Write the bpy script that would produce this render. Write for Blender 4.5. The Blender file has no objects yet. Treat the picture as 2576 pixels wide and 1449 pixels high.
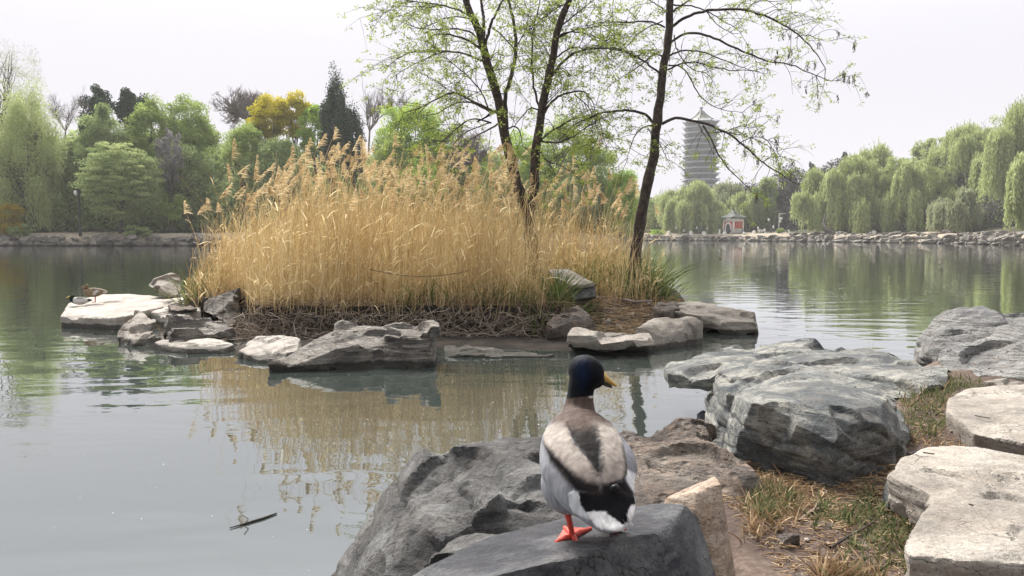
import bpy, bmesh, math, random
import numpy as np
from mathutils import Vector, Matrix

# ------------------------------------------------------------------ scene, camera, sky, sun
S = bpy.context.scene
COL = S.collection
F, CX, CY, HOR, H = 1983.0, 1288.0, 724.5, 591.0, 1.15     # focal length, centre, horizon row (photo at 2576 px) and eye height in m
PITCH = math.atan((CY - HOR) / F)
cam_d = bpy.data.cameras.new("camera"); cam = bpy.data.objects.new("camera", cam_d); COL.objects.link(cam)
cam_d.sensor_width = 36.0; cam_d.lens = 36.0 * F / 2576.0; cam_d.clip_start = 0.05; cam_d.clip_end = 3000
cam.location = (0, 0, H); cam.rotation_euler = (math.pi / 2 - PITCH, 0, 0)
S.camera = cam
S.view_settings.view_transform = 'Standard'; S.view_settings.look = 'None'
S.view_settings.exposure = 1.0; S.view_settings.gamma = 1.0
SUN_EL, SUN_AZ = math.radians(48), math.radians(-28)        # azimuth from +Y towards +X
W = bpy.data.worlds.new("World"); S.world = W; W.use_nodes = True
nt = W.node_tree; nt.nodes.clear()
def wn(t, **k):
    n = nt.nodes.new(t)
    for a, b in k.items(): setattr(n, a, b)
    return n
sky = wn('ShaderNodeTexSky'); sky.sky_type = 'NISHITA'; sky.sun_disc = False
sky.sun_elevation = SUN_EL; sky.sun_rotation = SUN_AZ; sky.air_density = 1.0; sky.dust_density = 6.0
skym = wn('ShaderNodeVectorMath', operation='SCALE'); skym.inputs[3].default_value = 0.05
nt.links.new(sky.outputs[0], skym.inputs[0])
tc = wn('ShaderNodeTexCoord'); sep = wn('ShaderNodeSeparateXYZ'); nt.links.new(tc.outputs['Generated'], sep.inputs[0])
ramp = wn('ShaderNodeValToRGB')                            # bright even overcast: brighter towards the zenith
ramp.color_ramp.interpolation = 'B_SPLINE'
e = ramp.color_ramp.elements
e[0].position = 0.0; e[0].color = (.44, .432, .465, 1)
e[1].position = 1.0; e[1].color = (1.7, 1.72, 1.85, 1)
for p_, c_ in ((.12, (.452, .443, .472, 1)), (.28, (.45, .44, .475, 1)), (.42, (.88, .87, .93, 1)), (.64, (1.35, 1.36, 1.45, 1))):
    q = e.new(p_); q.color = c_
nt.links.new(sep.outputs[2], ramp.inputs[0])
mixw = wn('ShaderNodeMix', data_type='RGBA'); mixw.inputs[0].default_value = 0.96
# the cloud is brighter on the sun's side (ahead) and dimmed low down behind, to darken camera-facing sides
dirm = wn('ShaderNodeMapRange'); dirm.inputs[1].default_value = -.75; dirm.inputs[2].default_value = .55; dirm.inputs[3].default_value = .33; dirm.inputs[4].default_value = 1.0
nt.links.new(sep.outputs[1], dirm.inputs[0])
upm = wn('ShaderNodeMapRange'); upm.inputs[1].default_value = .55; upm.inputs[2].default_value = .95; nt.links.new(sep.outputs[2], upm.inputs[0])
mxd = wn('ShaderNodeMath', operation='MAXIMUM'); nt.links.new(dirm.outputs[0], mxd.inputs[0]); nt.links.new(upm.outputs[0], mxd.inputs[1])
rs = wn('ShaderNodeVectorMath', operation='SCALE'); nt.links.new(ramp.outputs[0], rs.inputs[0]); nt.links.new(mxd.outputs[0], rs.inputs[3])
nt.links.new(skym.outputs[0], mixw.inputs[6]); nt.links.new(rs.outputs[0], mixw.inputs[7])
bg = wn('ShaderNodeBackground'); bg.inputs[1].default_value = 1.0
nt.links.new(mixw.outputs[2], bg.inputs[0])
wo = wn('ShaderNodeOutputWorld'); nt.links.new(bg.outputs[0], wo.inputs[0])
sun_d = bpy.data.lights.new("sun", 'SUN'); sun = bpy.data.objects.new("sun", sun_d); COL.objects.link(sun)
sun_d.energy = 5.0; sun_d.angle = math.radians(22); sun_d.color = (1.0, .95, .88)
sdir = Vector((math.sin(SUN_AZ) * math.cos(SUN_EL), math.cos(SUN_AZ) * math.cos(SUN_EL), math.sin(SUN_EL)))
sun.rotation_euler = (-sdir).to_track_quat('-Z', 'Y').to_euler()
try:
    S.cycles.max_bounces = 6; S.cycles.diffuse_bounces = 3; S.cycles.glossy_bounces = 3
    S.cycles.transparent_max_bounces = 6; S.cycles.volume_bounces = 0
except Exception: pass

# ------------------------------------------------------------------ helpers
cp, sp = math.cos(PITCH), math.sin(PITCH)
def ray(x, y):
    a, b = (x - CX) / F, (CY - y) / F
    return np.array([a, b * sp + cp, b * cp - sp])
def at(x, y, Y):
    d = ray(x, y); return np.array([0, 0, H]) + d * (Y / d[1])
def gz(x, y, z):
    d = ray(x, y); return np.array([0, 0, H]) + d * ((z - H) / d[2])
def px(P):
    P = np.asarray(P, float); q = P - np.array([0, 0, H])
    fw = q[..., 1] * cp - q[..., 2] * sp; up = q[..., 1] * sp + q[..., 2] * cp
    return CX + F * q[..., 0] / fw, CY - F * up / fw
RNG = np.random.default_rng(7)

def _hash(ix, iy, iz, s):
    h = (ix.astype(np.int64) * 374761393 + iy.astype(np.int64) * 668265263 + iz.astype(np.int64) * 2147483647 + s * 1274126177) & 0xFFFFFFFF
    h = ((h ^ (h >> 13)) * 1274126177) & 0xFFFFFFFF
    h = (h ^ (h >> 16)) & 0xFFFFFFFF
    return h / 4294967295.0
def vnoise(P, s=0):
    P = np.asarray(P, float); i = np.floor(P).astype(np.int64); f = P - i; u = f * f * (3 - 2 * f)
    x, y, z = i[:, 0], i[:, 1], i[:, 2]; r = 0
    for dx in (0, 1):
        for dy in (0, 1):
            for dz in (0, 1):
                w = (u[:, 0] if dx else 1 - u[:, 0]) * (u[:, 1] if dy else 1 - u[:, 1]) * (u[:, 2] if dz else 1 - u[:, 2])
                r = r + w * _hash(x + dx, y + dy, z + dz, s)
    return r * 2 - 1
def fbm(P, s=0, o=4):
    r, a = 0, 1.0
    for k in range(o):
        r = r + a * vnoise(P * 2 ** k + 17.3 * k, s + k); a *= .5
    return r
def tagit(o, label=None, cat=None, group=None, kind=None, category=None):
    cat = cat or category
    for k, v in (('label', label), ('category', cat), ('group', group), ('kind', kind)):
        if v: o[k] = v
    return o
def empty(name, loc=(0, 0, 0), **k):
    o = bpy.data.objects.new(name, None); COL.objects.link(o); o.location = loc; o.empty_display_size = .1
    return tagit(o, **k)
def mesh_from(name, V, faces, mat, parent=None, loc=None, smooth=False, attrs=None):
    """V (n,3) world coordinates; faces an (m,3|4) array or list of tuples. With a parent (placed, unrotated) the origin sits at the parent."""
    V = np.asarray(V, float)
    org = np.array(loc if loc is not None else (parent['_o'] if parent is not None else (0, 0, 0)), float)
    me = bpy.data.meshes.new(name)
    if isinstance(faces, np.ndarray):
        m, k = faces.shape
        me.vertices.add(len(V)); me.vertices.foreach_set('co', (V - org).astype(np.float32).ravel())
        me.loops.add(m * k); me.loops.foreach_set('vertex_index', faces.astype(np.int32).ravel())
        me.polygons.add(m); me.polygons.foreach_set('loop_start', np.arange(0, m * k, k, dtype=np.int32))
        try: me.polygons.foreach_set('loop_total', np.full(m, k, dtype=np.int32))
        except Exception: pass
        me.update(calc_edges=True)
    else:
        me.from_pydata([tuple(v) for v in (V - org)], [], [tuple(f) for f in faces]); me.update()
    if smooth: me.polygons.foreach_set('use_smooth', np.ones(len(me.polygons), dtype=bool))
    for n, (ty, arr) in (attrs or {}).items():
        a = me.attributes.new(n, ty, 'POINT')
        a.data.foreach_set('value' if ty == 'FLOAT' else 'color', np.asarray(arr, np.float32).ravel())
    if mat: me.materials.append(mat)
    o = bpy.data.objects.new(name, me); COL.objects.link(o)
    if parent is not None: o.parent = parent
    else: o.location = org
    return o
def root(name, loc, **k):
    o = empty(name, loc, **k); o['_o'] = tuple(float(v) for v in loc); return o
def join(parts):
    V, Fs, n = [], [], 0
    for v, f in parts:
        V.append(np.asarray(v, float)); Fs.append(np.asarray(f) + n); n += len(V[-1])
    return np.vstack(V), np.vstack(Fs)
def tube_mesh(polys, radii, sides=4):
    """polys: list of (k,3); radii: list of (k,). Quads."""
    by = {}
    for p, r in zip(polys, radii): by.setdefault(len(p), []).append((p, r))
    out = []
    for k, it in by.items():
        P = np.array([i[0] for i in it], float); R = np.array([i[1] for i in it], float); N = len(P)
        T = np.gradient(P, axis=1); T /= np.linalg.norm(T, axis=2, keepdims=True) + 1e-9
        ref = np.where(np.abs(T[:, :1, 2:3]) > .9, np.array([1., 0, 0]), np.array([0, 0, 1.])) * np.ones((N, k, 1))
        A = np.cross(T, ref); A /= np.linalg.norm(A, axis=2, keepdims=True) + 1e-9
        B = np.cross(T, A)
        ang = np.arange(sides) * 2 * np.pi / sides
        V = P[:, :, None, :] + R[:, :, None, None] * (A[:, :, None, :] * np.cos(ang)[None, None, :, None] + B[:, :, None, :] * np.sin(ang)[None, None, :, None])
        base = (np.arange(N) * k * sides)[:, None, None]; j = np.arange(k - 1)[None, :, None]; s = np.arange(sides)[None, None, :]
        s2 = (s + 1) % sides
        f = np.stack(np.broadcast_arrays(base + j * sides + s, base + j * sides + s2, base + (j + 1) * sides + s2, base + (j + 1) * sides + s), -1).reshape(-1, 4)
        out.append((V.reshape(-1, 3), f))
    return join(out)
def ribbon_mesh(P, Wd, side):
    """P (n,k,3) centre lines, Wd (n,k) half widths, side (n,3) -> quads."""
    n, k, _ = P.shape
    V = np.stack([P - side[:, None, :] * Wd[..., None], P + side[:, None, :] * Wd[..., None]], 2).reshape(-1, 3)
    b = (np.arange(n) * k * 2)[:, None]; j = np.arange(k - 1)[None]
    f = np.stack([b + 2 * j, b + 2 * j + 1, b + 2 * j + 3, b + 2 * j + 2], -1).reshape(-1, 4)
    return V, f
def leaf_quads(pos, length, width, rng, up=.5, direction=None):
    """one bent-free diamond-ish quad per position."""
    n = len(pos)
    d = rng.normal(size=(n, 3)) if direction is None else direction + rng.normal(size=(n, 3)) * .25
    d /= np.linalg.norm(d, axis=1, keepdims=True) + 1e-9
    nn = rng.normal(size=(n, 3)) + np.array([0, 0, up]); s = np.cross(d, nn); s /= np.linalg.norm(s, axis=1, keepdims=True) + 1e-9
    L = (length * rng.uniform(.6, 1.3, n))[:, None] * .5; Wd = (width * rng.uniform(.6, 1.3, n))[:, None] * .5
    V = np.stack([pos - d * L, pos - s * Wd + d * L * .1, pos + d * L, pos + s * Wd + d * L * .1], 1).reshape(-1, 3)
    return V, np.arange(n * 4).reshape(-1, 4)
def smoothstep(a, b, x):
    t = np.clip((x - a) / (b - a), 0, 1); return t * t * (3 - 2 * t)

# ------------------------------------------------------------------ materials
def newmat(name):
    m = bpy.data.materials.new(name); m.use_nodes = True; t = m.node_tree; t.nodes.clear()
    out = t.nodes.new('ShaderNodeOutputMaterial'); return m, t, out
def N(t, ty, **k):
    n = t.nodes.new(ty)
    for a, b in k.items(): setattr(n, a, b)
    return n
def rampn(t, stops, fac=None, interp='LINEAR'):
    r = N(t, 'ShaderNodeValToRGB'); r.color_ramp.interpolation = interp
    el = r.color_ramp.elements
    while len(el) > 1: el.remove(el[0])
    el[0].position = stops[0][0]; el[0].color = (*stops[0][1], 1)
    for p, c in stops[1:]:
        q = el.new(p); q.color = (*c, 1)
    if fac is not None: t.links.new(fac, r.inputs[0])
    return r
def noise_n(t, vec, scale, detail=6, rough=.6, dist=0.0):
    n = N(t, 'ShaderNodeTexNoise'); n.inputs['Scale'].default_value = scale; n.inputs['Detail'].default_value = detail
    n.inputs['Roughness'].default_value = rough; n.inputs['Distortion'].default_value = dist
    if vec is not None: t.links.new(vec, n.inputs['Vector'])
    return n
def rock_mat(name, dark, mid, light, sc=1.0, strata=(0, 0, 0), streak=6.0, bump=.5, wet=.05, warm=(.25, .17, .10), warmth=.2, pits=0.0):
    m, t, out = newmat(name); L = t.links
    tcn = N(t, 'ShaderNodeTexCoord'); geo = N(t, 'ShaderNodeNewGeometry')
    mp = N(t, 'ShaderNodeMapping'); mp.inputs['Rotation'].default_value = strata; mp.inputs['Scale'].default_value = (1, 1, streak)
    L.new(tcn.outputs['Object'], mp.inputs[0])
    big = noise_n(t, tcn.outputs['Object'], 3.2 * sc, 8, .65, .4)
    fine = noise_n(t, tcn.outputs['Object'], 38 * sc, 6, .7)
    st = noise_n(t, mp.outputs[0], 4.0 * sc, 9, .7, .6)
    patch = noise_n(t, tcn.outputs['Object'], 7.0 * sc, 4, .55, 1.2)
    a = N(t, 'ShaderNodeMath', operation='ADD'); L.new(big.outputs[0], a.inputs[0]); L.new(st.outputs[0], a.inputs[1])
    a2 = N(t, 'ShaderNodeMath', operation='MULTIPLY_ADD'); L.new(fine.outputs[0], a2.inputs[0]); a2.inputs[1].default_value = .35; L.new(a.outputs[0], a2.inputs[2])
    mr = N(t, 'ShaderNodeMapRange'); L.new(a2.outputs[0], mr.inputs[0]); mr.inputs[1].default_value = .86; mr.inputs[2].default_value = 1.5
    r = rampn(t, [(0, dark), (.42, mid), (.75, light), (1, tuple(min(1, c * 1.18) for c in light))], mr.outputs[0])
    dv = N(t, 'ShaderNodeVectorMath', operation='MULTIPLY_ADD'); L.new(patch.outputs['Color'], dv.inputs[0]); dv.inputs[1].default_value = (.5 / sc,) * 3; L.new(mp.outputs[0], dv.inputs[2])
    ck = N(t, 'ShaderNodeTexVoronoi'); ck.feature = 'DISTANCE_TO_EDGE'; ck.inputs['Scale'].default_value = 2.6 * sc; L.new(dv.outputs[0], ck.inputs['Vector'])
    cr = N(t, 'ShaderNodeMapRange'); L.new(ck.outputs[0], cr.inputs[0]); cr.inputs[1].default_value = 0; cr.inputs[2].default_value = .017; cr.inputs[3].default_value = 1; cr.inputs[4].default_value = 0
    cg = N(t, 'ShaderNodeMapRange'); L.new(big.outputs[0], cg.inputs[0]); cg.inputs[1].default_value = .46; cg.inputs[2].default_value = .56
    cm = N(t, 'ShaderNodeMath', operation='MULTIPLY'); L.new(cr.outputs[0], cm.inputs[0]); L.new(cg.outputs[0], cm.inputs[1])
    spk = noise_n(t, tcn.outputs['Object'], 120 * sc, 3, .6); sr = rampn(t, [(.30, (.5,) * 3), (.45, (1,) * 3), (.60, (1,) * 3), (.70, (1.5,) * 3)], spk.outputs[0])
    wf = rampn(t, [(.45, (0, 0, 0)), (.75, (warmth,) * 3)], patch.outputs[0])
    mx = N(t, 'ShaderNodeMix', data_type='RGBA'); L.new(wf.outputs[0], mx.inputs[0]); L.new(r.outputs[0], mx.inputs[6]); mx.inputs[7].default_value = (*warm, 1)
    sm = N(t, 'ShaderNodeMix', data_type='RGBA', blend_type='MULTIPLY'); sm.inputs[0].default_value = 1; L.new(mx.outputs[2], sm.inputs[6]); L.new(sr.outputs[0], sm.inputs[7])
    cmx = N(t, 'ShaderNodeMix', data_type='RGBA'); L.new(cm.outputs[0], cmx.inputs[0]); L.new(sm.outputs[2], cmx.inputs[6]); cmx.inputs[7].default_value = (.02, .018, .016, 1); mx = cmx
    # damp algae band just above the water, in world height
    sx = N(t, 'ShaderNodeSeparateXYZ'); L.new(geo.outputs['Position'], sx.inputs[0])
    wz = N(t, 'ShaderNodeMath', operation='MULTIPLY_ADD'); L.new(patch.outputs[0], wz.inputs[0]); wz.inputs[1].default_value = -.07; L.new(sx.outputs[2], wz.inputs[2])
    wr = N(t, 'ShaderNodeMapRange'); L.new(wz.outputs[0], wr.inputs[0]); wr.inputs[1].default_value = wet - .035; wr.inputs[2].default_value = wet - .02; wr.inputs[3].default_value = .82; wr.inputs[4].default_value = 0
    mw = N(t, 'ShaderNodeMix', data_type='RGBA'); L.new(wr.outputs[0], mw.inputs[0]); L.new(mx.outputs[2], mw.inputs[6]); mw.inputs[7].default_value = (.022, .021, .017, 1)
    b = N(t, 'ShaderNodeBsdfPrincipled'); L.new(mw.outputs[2], b.inputs['Base Color']); b.inputs['Roughness'].default_value = .85
    b.inputs['Specular IOR Level'].default_value = .25
    bs = N(t, 'ShaderNodeMath', operation='MULTIPLY_ADD'); L.new(st.outputs[0], bs.inputs[0]); bs.inputs[1].default_value = 1.6; L.new(fine.outputs[0], bs.inputs[2])
    cb = N(t, 'ShaderNodeMath', operation='MULTIPLY_ADD'); L.new(cm.outputs[0], cb.inputs[0]); cb.inputs[1].default_value = -1.6; L.new(bs.outputs[0], cb.inputs[2]); bs = cb
    if pits:
        vo = N(t, 'ShaderNodeTexVoronoi'); vo.inputs['Scale'].default_value = 16 * sc; L.new(tcn.outputs['Object'], vo.inputs['Vector'])
        pr = N(t, 'ShaderNodeMapRange'); L.new(vo.outputs[0], pr.inputs[0]); pr.inputs[1].default_value = .05; pr.inputs[2].default_value = .35; pr.inputs[3].default_value = -pits
        pr.inputs[4].default_value = 0
        b3 = N(t, 'ShaderNodeMath', operation='ADD'); L.new(bs.outputs[0], b3.inputs[0]); L.new(pr.outputs[0], b3.inputs[1]); bs = b3
    bu = N(t, 'ShaderNodeBump'); bu.inputs['Strength'].default_value = bump; bu.inputs['Distance'].default_value = .032 / sc; L.new(bs.outputs[0], bu.inputs['Height'])
    L.new(bu.outputs[0], b.inputs['Normal']); L.new(b.outputs[0], out.inputs[0])
    return m
def leaf_mat(name, c1, c2, c3=None, trans=.4, rough=.7):
    m, t, out = newmat(name); L = t.links
    a = N(t, 'ShaderNodeAttribute'); a.attribute_name = 'tint'
    st = [(0, c1), (1, c2)] if c3 is None else [(0, c1), (.5, c2), (1, c3)]
    r = rampn(t, st, a.outputs['Fac'])
    d = N(t, 'ShaderNodeBsdfDiffuse'); tr = N(t, 'ShaderNodeBsdfTranslucent'); mx = N(t, 'ShaderNodeMixShader'); mx.inputs[0].default_value = trans
    L.new(r.outputs[0], d.inputs[0]); L.new(r.outputs[0], tr.inputs[0]); L.new(d.outputs[0], mx.inputs[1]); L.new(tr.outputs[0], mx.inputs[2])
    L.new(mx.outputs[0], out.inputs[0]); return m
def plain_mat(name, c, rough=.7, var=.15, sc=8.0, bump=0.0, spec=.3, c2=None):
    m, t, out = newmat(name); L = t.links
    tcn = N(t, 'ShaderNodeTexCoord'); n = noise_n(t, tcn.outputs['Object'], sc, 6, .6)
    lo = tuple(x * (1 - var * 2) for x in c); hi = c2 or tuple(min(1, x * (1 + var * 2)) for x in c)
    r = rampn(t, [(.3, lo), (.7, hi)], n.outputs[0])
    b = N(t, 'ShaderNodeBsdfPrincipled'); L.new(r.outputs[0], b.inputs['Base Color']); b.inputs['Roughness'].default_value = rough
    b.inputs['Specular IOR Level'].default_value = spec
    if bump:
        bu = N(t, 'ShaderNodeBump'); bu.inputs['Strength'].default_value = bump; bu.inputs['Distance'].default_value = .01
        L.new(n.outputs[0], bu.inputs['Height']); L.new(bu.outputs[0], b.inputs['Normal'])
    L.new(b.outputs[0], out.inputs[0]); return m

M = {}
M['rock_blue'] = rock_mat('blue_grey_rock', (.032, .038, .046), (.095, .102, .106), (.27, .268, .245), 1.0, (.35, .25, 0), 5, .7, warm=(.30, .25, .19), warmth=.25)
M['rock_grey'] = rock_mat('grey_rock', (.020, .020, .022), (.050, .049, .050), (.125, .125, .124), 1.1, (1.2, .3, 0), 3, .6, pits=.5, warmth=.06)
M['rock_dark'] = rock_mat('dark_slate_rock', (.014, .016, .022), (.040, .042, .050), (.10, .102, .108), 1.3, (.2, .9, 0), 3, .5, warmth=.05)
M['rock_brown'] = rock_mat('brown_pitted_rock', (.04, .034, .031), (.10, .084, .075), (.20, .172, .148), 1.3, (.3, .2, 0), 4, .9, pits=1.2, warm=(.30, .20, .14), warmth=.4)
M['rock_pale'] = rock_mat('pale_sandy_rock', (.10, .09, .08), (.21, .19, .168), (.325, .30, .268), 1.2, (.15, .1, 0), 5, .5, warm=(.27, .21, .16), warmth=.3)
M['rock_white'] = rock_mat('chalky_pale_rock', (.14, .128, .118), (.275, .252, .228), (.39, .362, .33), .9, (.1, .2, 0), 4, .5, warm=(.32, .26, .21), warmth=.3)
M['rock_layer'] = rock_mat('layered_grey_rock', (.06, .055, .052), (.15, .138, .13), (.30, .28, .25), 1.0, (.12, -.18, 0), 12, .9)
M['rock_slate'] = rock_mat('thinly_layered_rock', (.09, .093, .10), (.205, .205, .205), (.32, .315, .305), .9, (.1, -.35, 0), 12, 1.0)
M['rock_far'] = rock_mat('shore_rock', (.05, .05, .05), (.13, .122, .11), (.27, .25, .22), .35, (0, 0, 0), 3, .5, wet=.12)
M['rock_tan'] = rock_mat('tan_split_rock', (.12, .09, .07), (.24, .185, .145), (.40, .33, .27), 1.6, (0, 1.5, 0), 6, .5, warm=(.27, .17, .10), warmth=.5)
M['bark_dark'] = rock_mat('dark_bark', (.018, .014, .014), (.042, .034, .034), (.11, .085, .07), 5, (0, 0, 0), .25, .8, wet=-5)
M['bark_far'] = plain_mat('far_bark', (.06, .052, .045), .9, .3, 3)
M['bark_grey'] = plain_mat('grey_twigs', (.20, .17, .165), .9, .3, 3)
M['white_paint'] = plain_mat('white_trunk_paint', (.75, .74, .72), .8, .05, 4)

# ------------------------------------------------------------------ rocks
ROCKN = [0]
def wpts(pts):
    out = []
    for p in pts:
        if len(p) == 4 and p[3] == 'Y': out.append(at(p[0], p[1], p[2]))
        elif len(p) == 4 and p[3] == 'W': out.append(np.array(p[:3], float))
        else: out.append(gz(*p[:3]))
    return np.array(out)
def col(pts, base=-.12, k=1.0):
    """points and their copies at height `base` (k<1 undercuts)."""
    P = wpts(pts); c = P.mean(0); B = c + (P - c) * k; B[:, 2] = base
    return np.vstack([P, B])
def slab(pts, t, k=.92):
    P = wpts(pts); c = P.mean(0); B = c + (P - c) * k; B[:, 2] = P[:, 2] - t
    return np.vstack([P, B])
def rock_mesh(hulls, vox, chips, chip, amp, nsc, layers, seed, facets=0, cuts=()):
    bm = bmesh.new()
    for Pn in hulls:
        vs = [bm.verts.new(p) for p in Pn]
        r = bmesh.ops.convex_hull(bm, input=vs, use_existing_faces=False)
        dead = [g for g in set(r['geom_interior']) | set(r['geom_unused']) if isinstance(g, bmesh.types.BMVert) and g.is_valid]
        if dead: bmesh.ops.delete(bm, geom=dead, context='VERTS')
    me = bpy.data.meshes.new('t'); bm.to_mesh(me); bm.free()
    o = bpy.data.objects.new('t', me); COL.objects.link(o)
    md = o.modifiers.new('r', 'REMESH'); md.mode = 'VOXEL'; md.voxel_size = vox; md.adaptivity = 0
    dg = bpy.context.evaluated_depsgraph_get(); e2 = o.evaluated_get(dg); m2 = bpy.data.meshes.new_from_object(e2)
    bpy.data.objects.remove(o); bpy.data.meshes.remove(me)
    n = len(m2.vertices); V = np.empty(n * 3, np.float32); m2.vertices.foreach_get('co', V); V = V.reshape(-1, 3).astype(float)
    Nn = np.empty(n * 3, np.float32); m2.vertices.foreach_get('normal', Nn); Nn = Nn.reshape(-1, 3).astype(float)
    Fa = np.empty(len(m2.polygons) * 4, np.int32)
    m2.polygons.foreach_get('vertices', Fa); Fa = Fa.reshape(-1, 4)
    bpy.data.meshes.remove(m2)
    rng = np.random.default_rng(seed)
    size = np.ptp(V, axis=0).max()
    # soft large undulation, then flat chips knocked off, then strata steps, then grain
    so = rng.uniform(0, 50, 3)
    V = V + Nn * (fbm(V * (nsc * .35) + so, seed, 2) * amp * .8 + chip * .3)[:, None]
    chips = int(chips * 1.6)
    ctr_ = V.mean(0)
    # large flat fracture planes shear off the extremities
    for k in range(facets):
        nn = rng.normal(size=3); nn[2] = nn[2] * .7; nn /= np.linalg.norm(nn)
        if abs(nn[2]) > .88: continue
        d = (V - ctr_) @ nn; c = d.max() - np.sort(np.ptp(V, axis=0))[1] * rng.uniform(.015, .055); V = V - nn * np.clip(d - c, 0, None)[:, None]
    for c3 in cuts:
        nn = np.array(c3[:3], float); nn /= np.linalg.norm(nn); d = (V - ctr_) @ nn; c = d.max() - c3[3]; V = V - nn * np.clip(d - c, 0, None)[:, None]
    for k in range(chips):
        i = rng.integers(n); R = min(size * rng.uniform(.08, .42), chip * 11)
        nn = Nn[i] + rng.normal(size=3) * .2; nn /= np.linalg.norm(nn)
        c = V[i] - nn * chip * rng.uniform(.3, 1.0)
        d = (V - c) @ nn; r = np.linalg.norm(V - V[i], axis=1)
        w = 1 - smoothstep(R * .9, R, r)
        V = V - nn[None] * (np.clip(d, 0, chip * 2.2) * w)[:, None]
    if layers:
        ax, per, dep = layers; ax = np.array(ax, float); ax /= np.linalg.norm(ax)
        h = V @ ax + fbm(V * 1.7 + so, seed + 9, 3) * per * .8
        u = (h / per) % 1.0; lay = np.floor(h / per)
        off = _hash(lay, lay * 0 + 3, lay * 0, seed) * 2 - 1
        ln = np.clip(1 - np.abs(Nn @ ax), 0, 1)
        crack = np.exp(-((u - .5) / .09) ** 2) * (vnoise(V * 2.3 + so, seed + 5) > -.25)
        V = V - Nn * ((crack * 1.0 - off * .35) * dep * (ln * .75 + .25))[:, None]
    V = V + Nn * (fbm(V * nsc * 1.6 + so, seed + 3, 4) * amp * .26 + fbm(V * nsc * 7 + so, seed + 4, 3) * amp * .14)[:, None]
    rid = 1 - np.abs(vnoise(V * nsc * 1.3 + so + 5, seed + 7)); V = V - Nn * (np.clip(rid - .88, 0, 1) * amp * 3.0)[:, None]
    return V, Fa
def rock(label, mat, hulls, vox=.015, chips=40, chip=.02, amp=.012, nsc=6, layers=None, name='rock', cat='rock', group=None, facets=9, cuts=()):
    ROCKN[0] += 1
    V, Fa = rock_mesh(hulls, vox, chips, chip, amp, nsc, layers, ROCKN[0] * 13 + 5, facets, cuts)
    c = V.mean(0); c[2] = V[:, 2].min()
    o = mesh_from(name, V, Fa, M[mat], loc=c, smooth=True)
    try: o.data.set_sharp_from_angle(angle=math.radians(28))
    except Exception: pass
    return tagit(o, label, cat, group)
# ------------------------------------------------------------------ water
def water_mat():
    m, t, out = newmat('lake_water'); L = t.links
    geo = N(t, 'ShaderNodeNewGeometry')
    mp = N(t, 'ShaderNodeMapping'); mp.inputs['Scale'].default_value = (.8, 1.6, 1); mp.inputs['Rotation'].default_value = (0, 0, .15); L.new(geo.outputs['Position'], mp.inputs[0])
    n1 = noise_n(t, mp.outputs[0], 1.5, 2, .4, .3)
    n2 = noise_n(t, mp.outputs[0], 7.0, 2, .5, .3)
    n3 = noise_n(t, geo.outputs['Position'], .22, 3, .5)
    # wind patches: calmer and rougher water
    pm = rampn(t, [(.42, (.12,) * 3), (.62, (1,) * 3)], n3.outputs[0])
    a = N(t, 'ShaderNodeMath', operation='MULTIPLY'); L.new(n2.outputs[0], a.inputs[0]); L.new(pm.outputs[0], a.inputs[1])
    a1 = N(t, 'ShaderNodeMath', operation='MULTIPLY'); L.new(a.outputs[0], a1.inputs[0]); a1.inputs[1].default_value = .22
    a2 = N(t, 'ShaderNodeMath', operation='ADD'); L.new(a1.outputs[0], a2.inputs[0]); L.new(n1.outputs[0], a2.inputs[1])
    bu = N(t, 'ShaderNodeBump'); bu.inputs['Strength'].default_value = 1.0; bu.inputs['Distance'].default_value = .0075; L.new(a2.outputs[0], bu.inputs['Height'])
    d = N(t, 'ShaderNodeBsdfDiffuse'); d.inputs[0].default_value = (.035, .044, .040, 1)
    g = N(t, 'ShaderNodeBsdfGlossy'); g.inputs['Roughness'].default_value = .0; g.inputs['Color'].default_value = (.93, .95, .955, 1)
    L.new(bu.outputs[0], g.inputs['Normal']); L.new(bu.outputs[0], d.inputs['Normal'])
    fr = N(t, 'ShaderNodeFresnel'); fr.inputs['IOR'].default_value = 1.6; L.new(bu.outputs[0], fr.inputs['Normal'])
    mx = N(t, 'ShaderNodeMixShader'); fm = N(t, 'ShaderNodeMath', operation='MULTIPLY_ADD', use_clamp=True); L.new(fr.outputs[0], fm.inputs[0]); fm.inputs[1].default_value = 1.35; fm.inputs[2].default_value = .04; L.new(fm.outputs[0], mx.inputs[0]); L.new(d.outputs[0], mx.inputs[1]); L.new(g.outputs[0], mx.inputs[2])
    L.new(mx.outputs[0], out.inputs[0]); return m
M['water'] = water_mat()
Wv = [(-900, -60, 0), (900, -60, 0), (900, 1200, 0), (-900, 1200, 0)]
tagit(mesh_from('water', Wv, [(0, 1, 2, 3)], M['water']), 'green grey lake water', None, None, 'structure')

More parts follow.
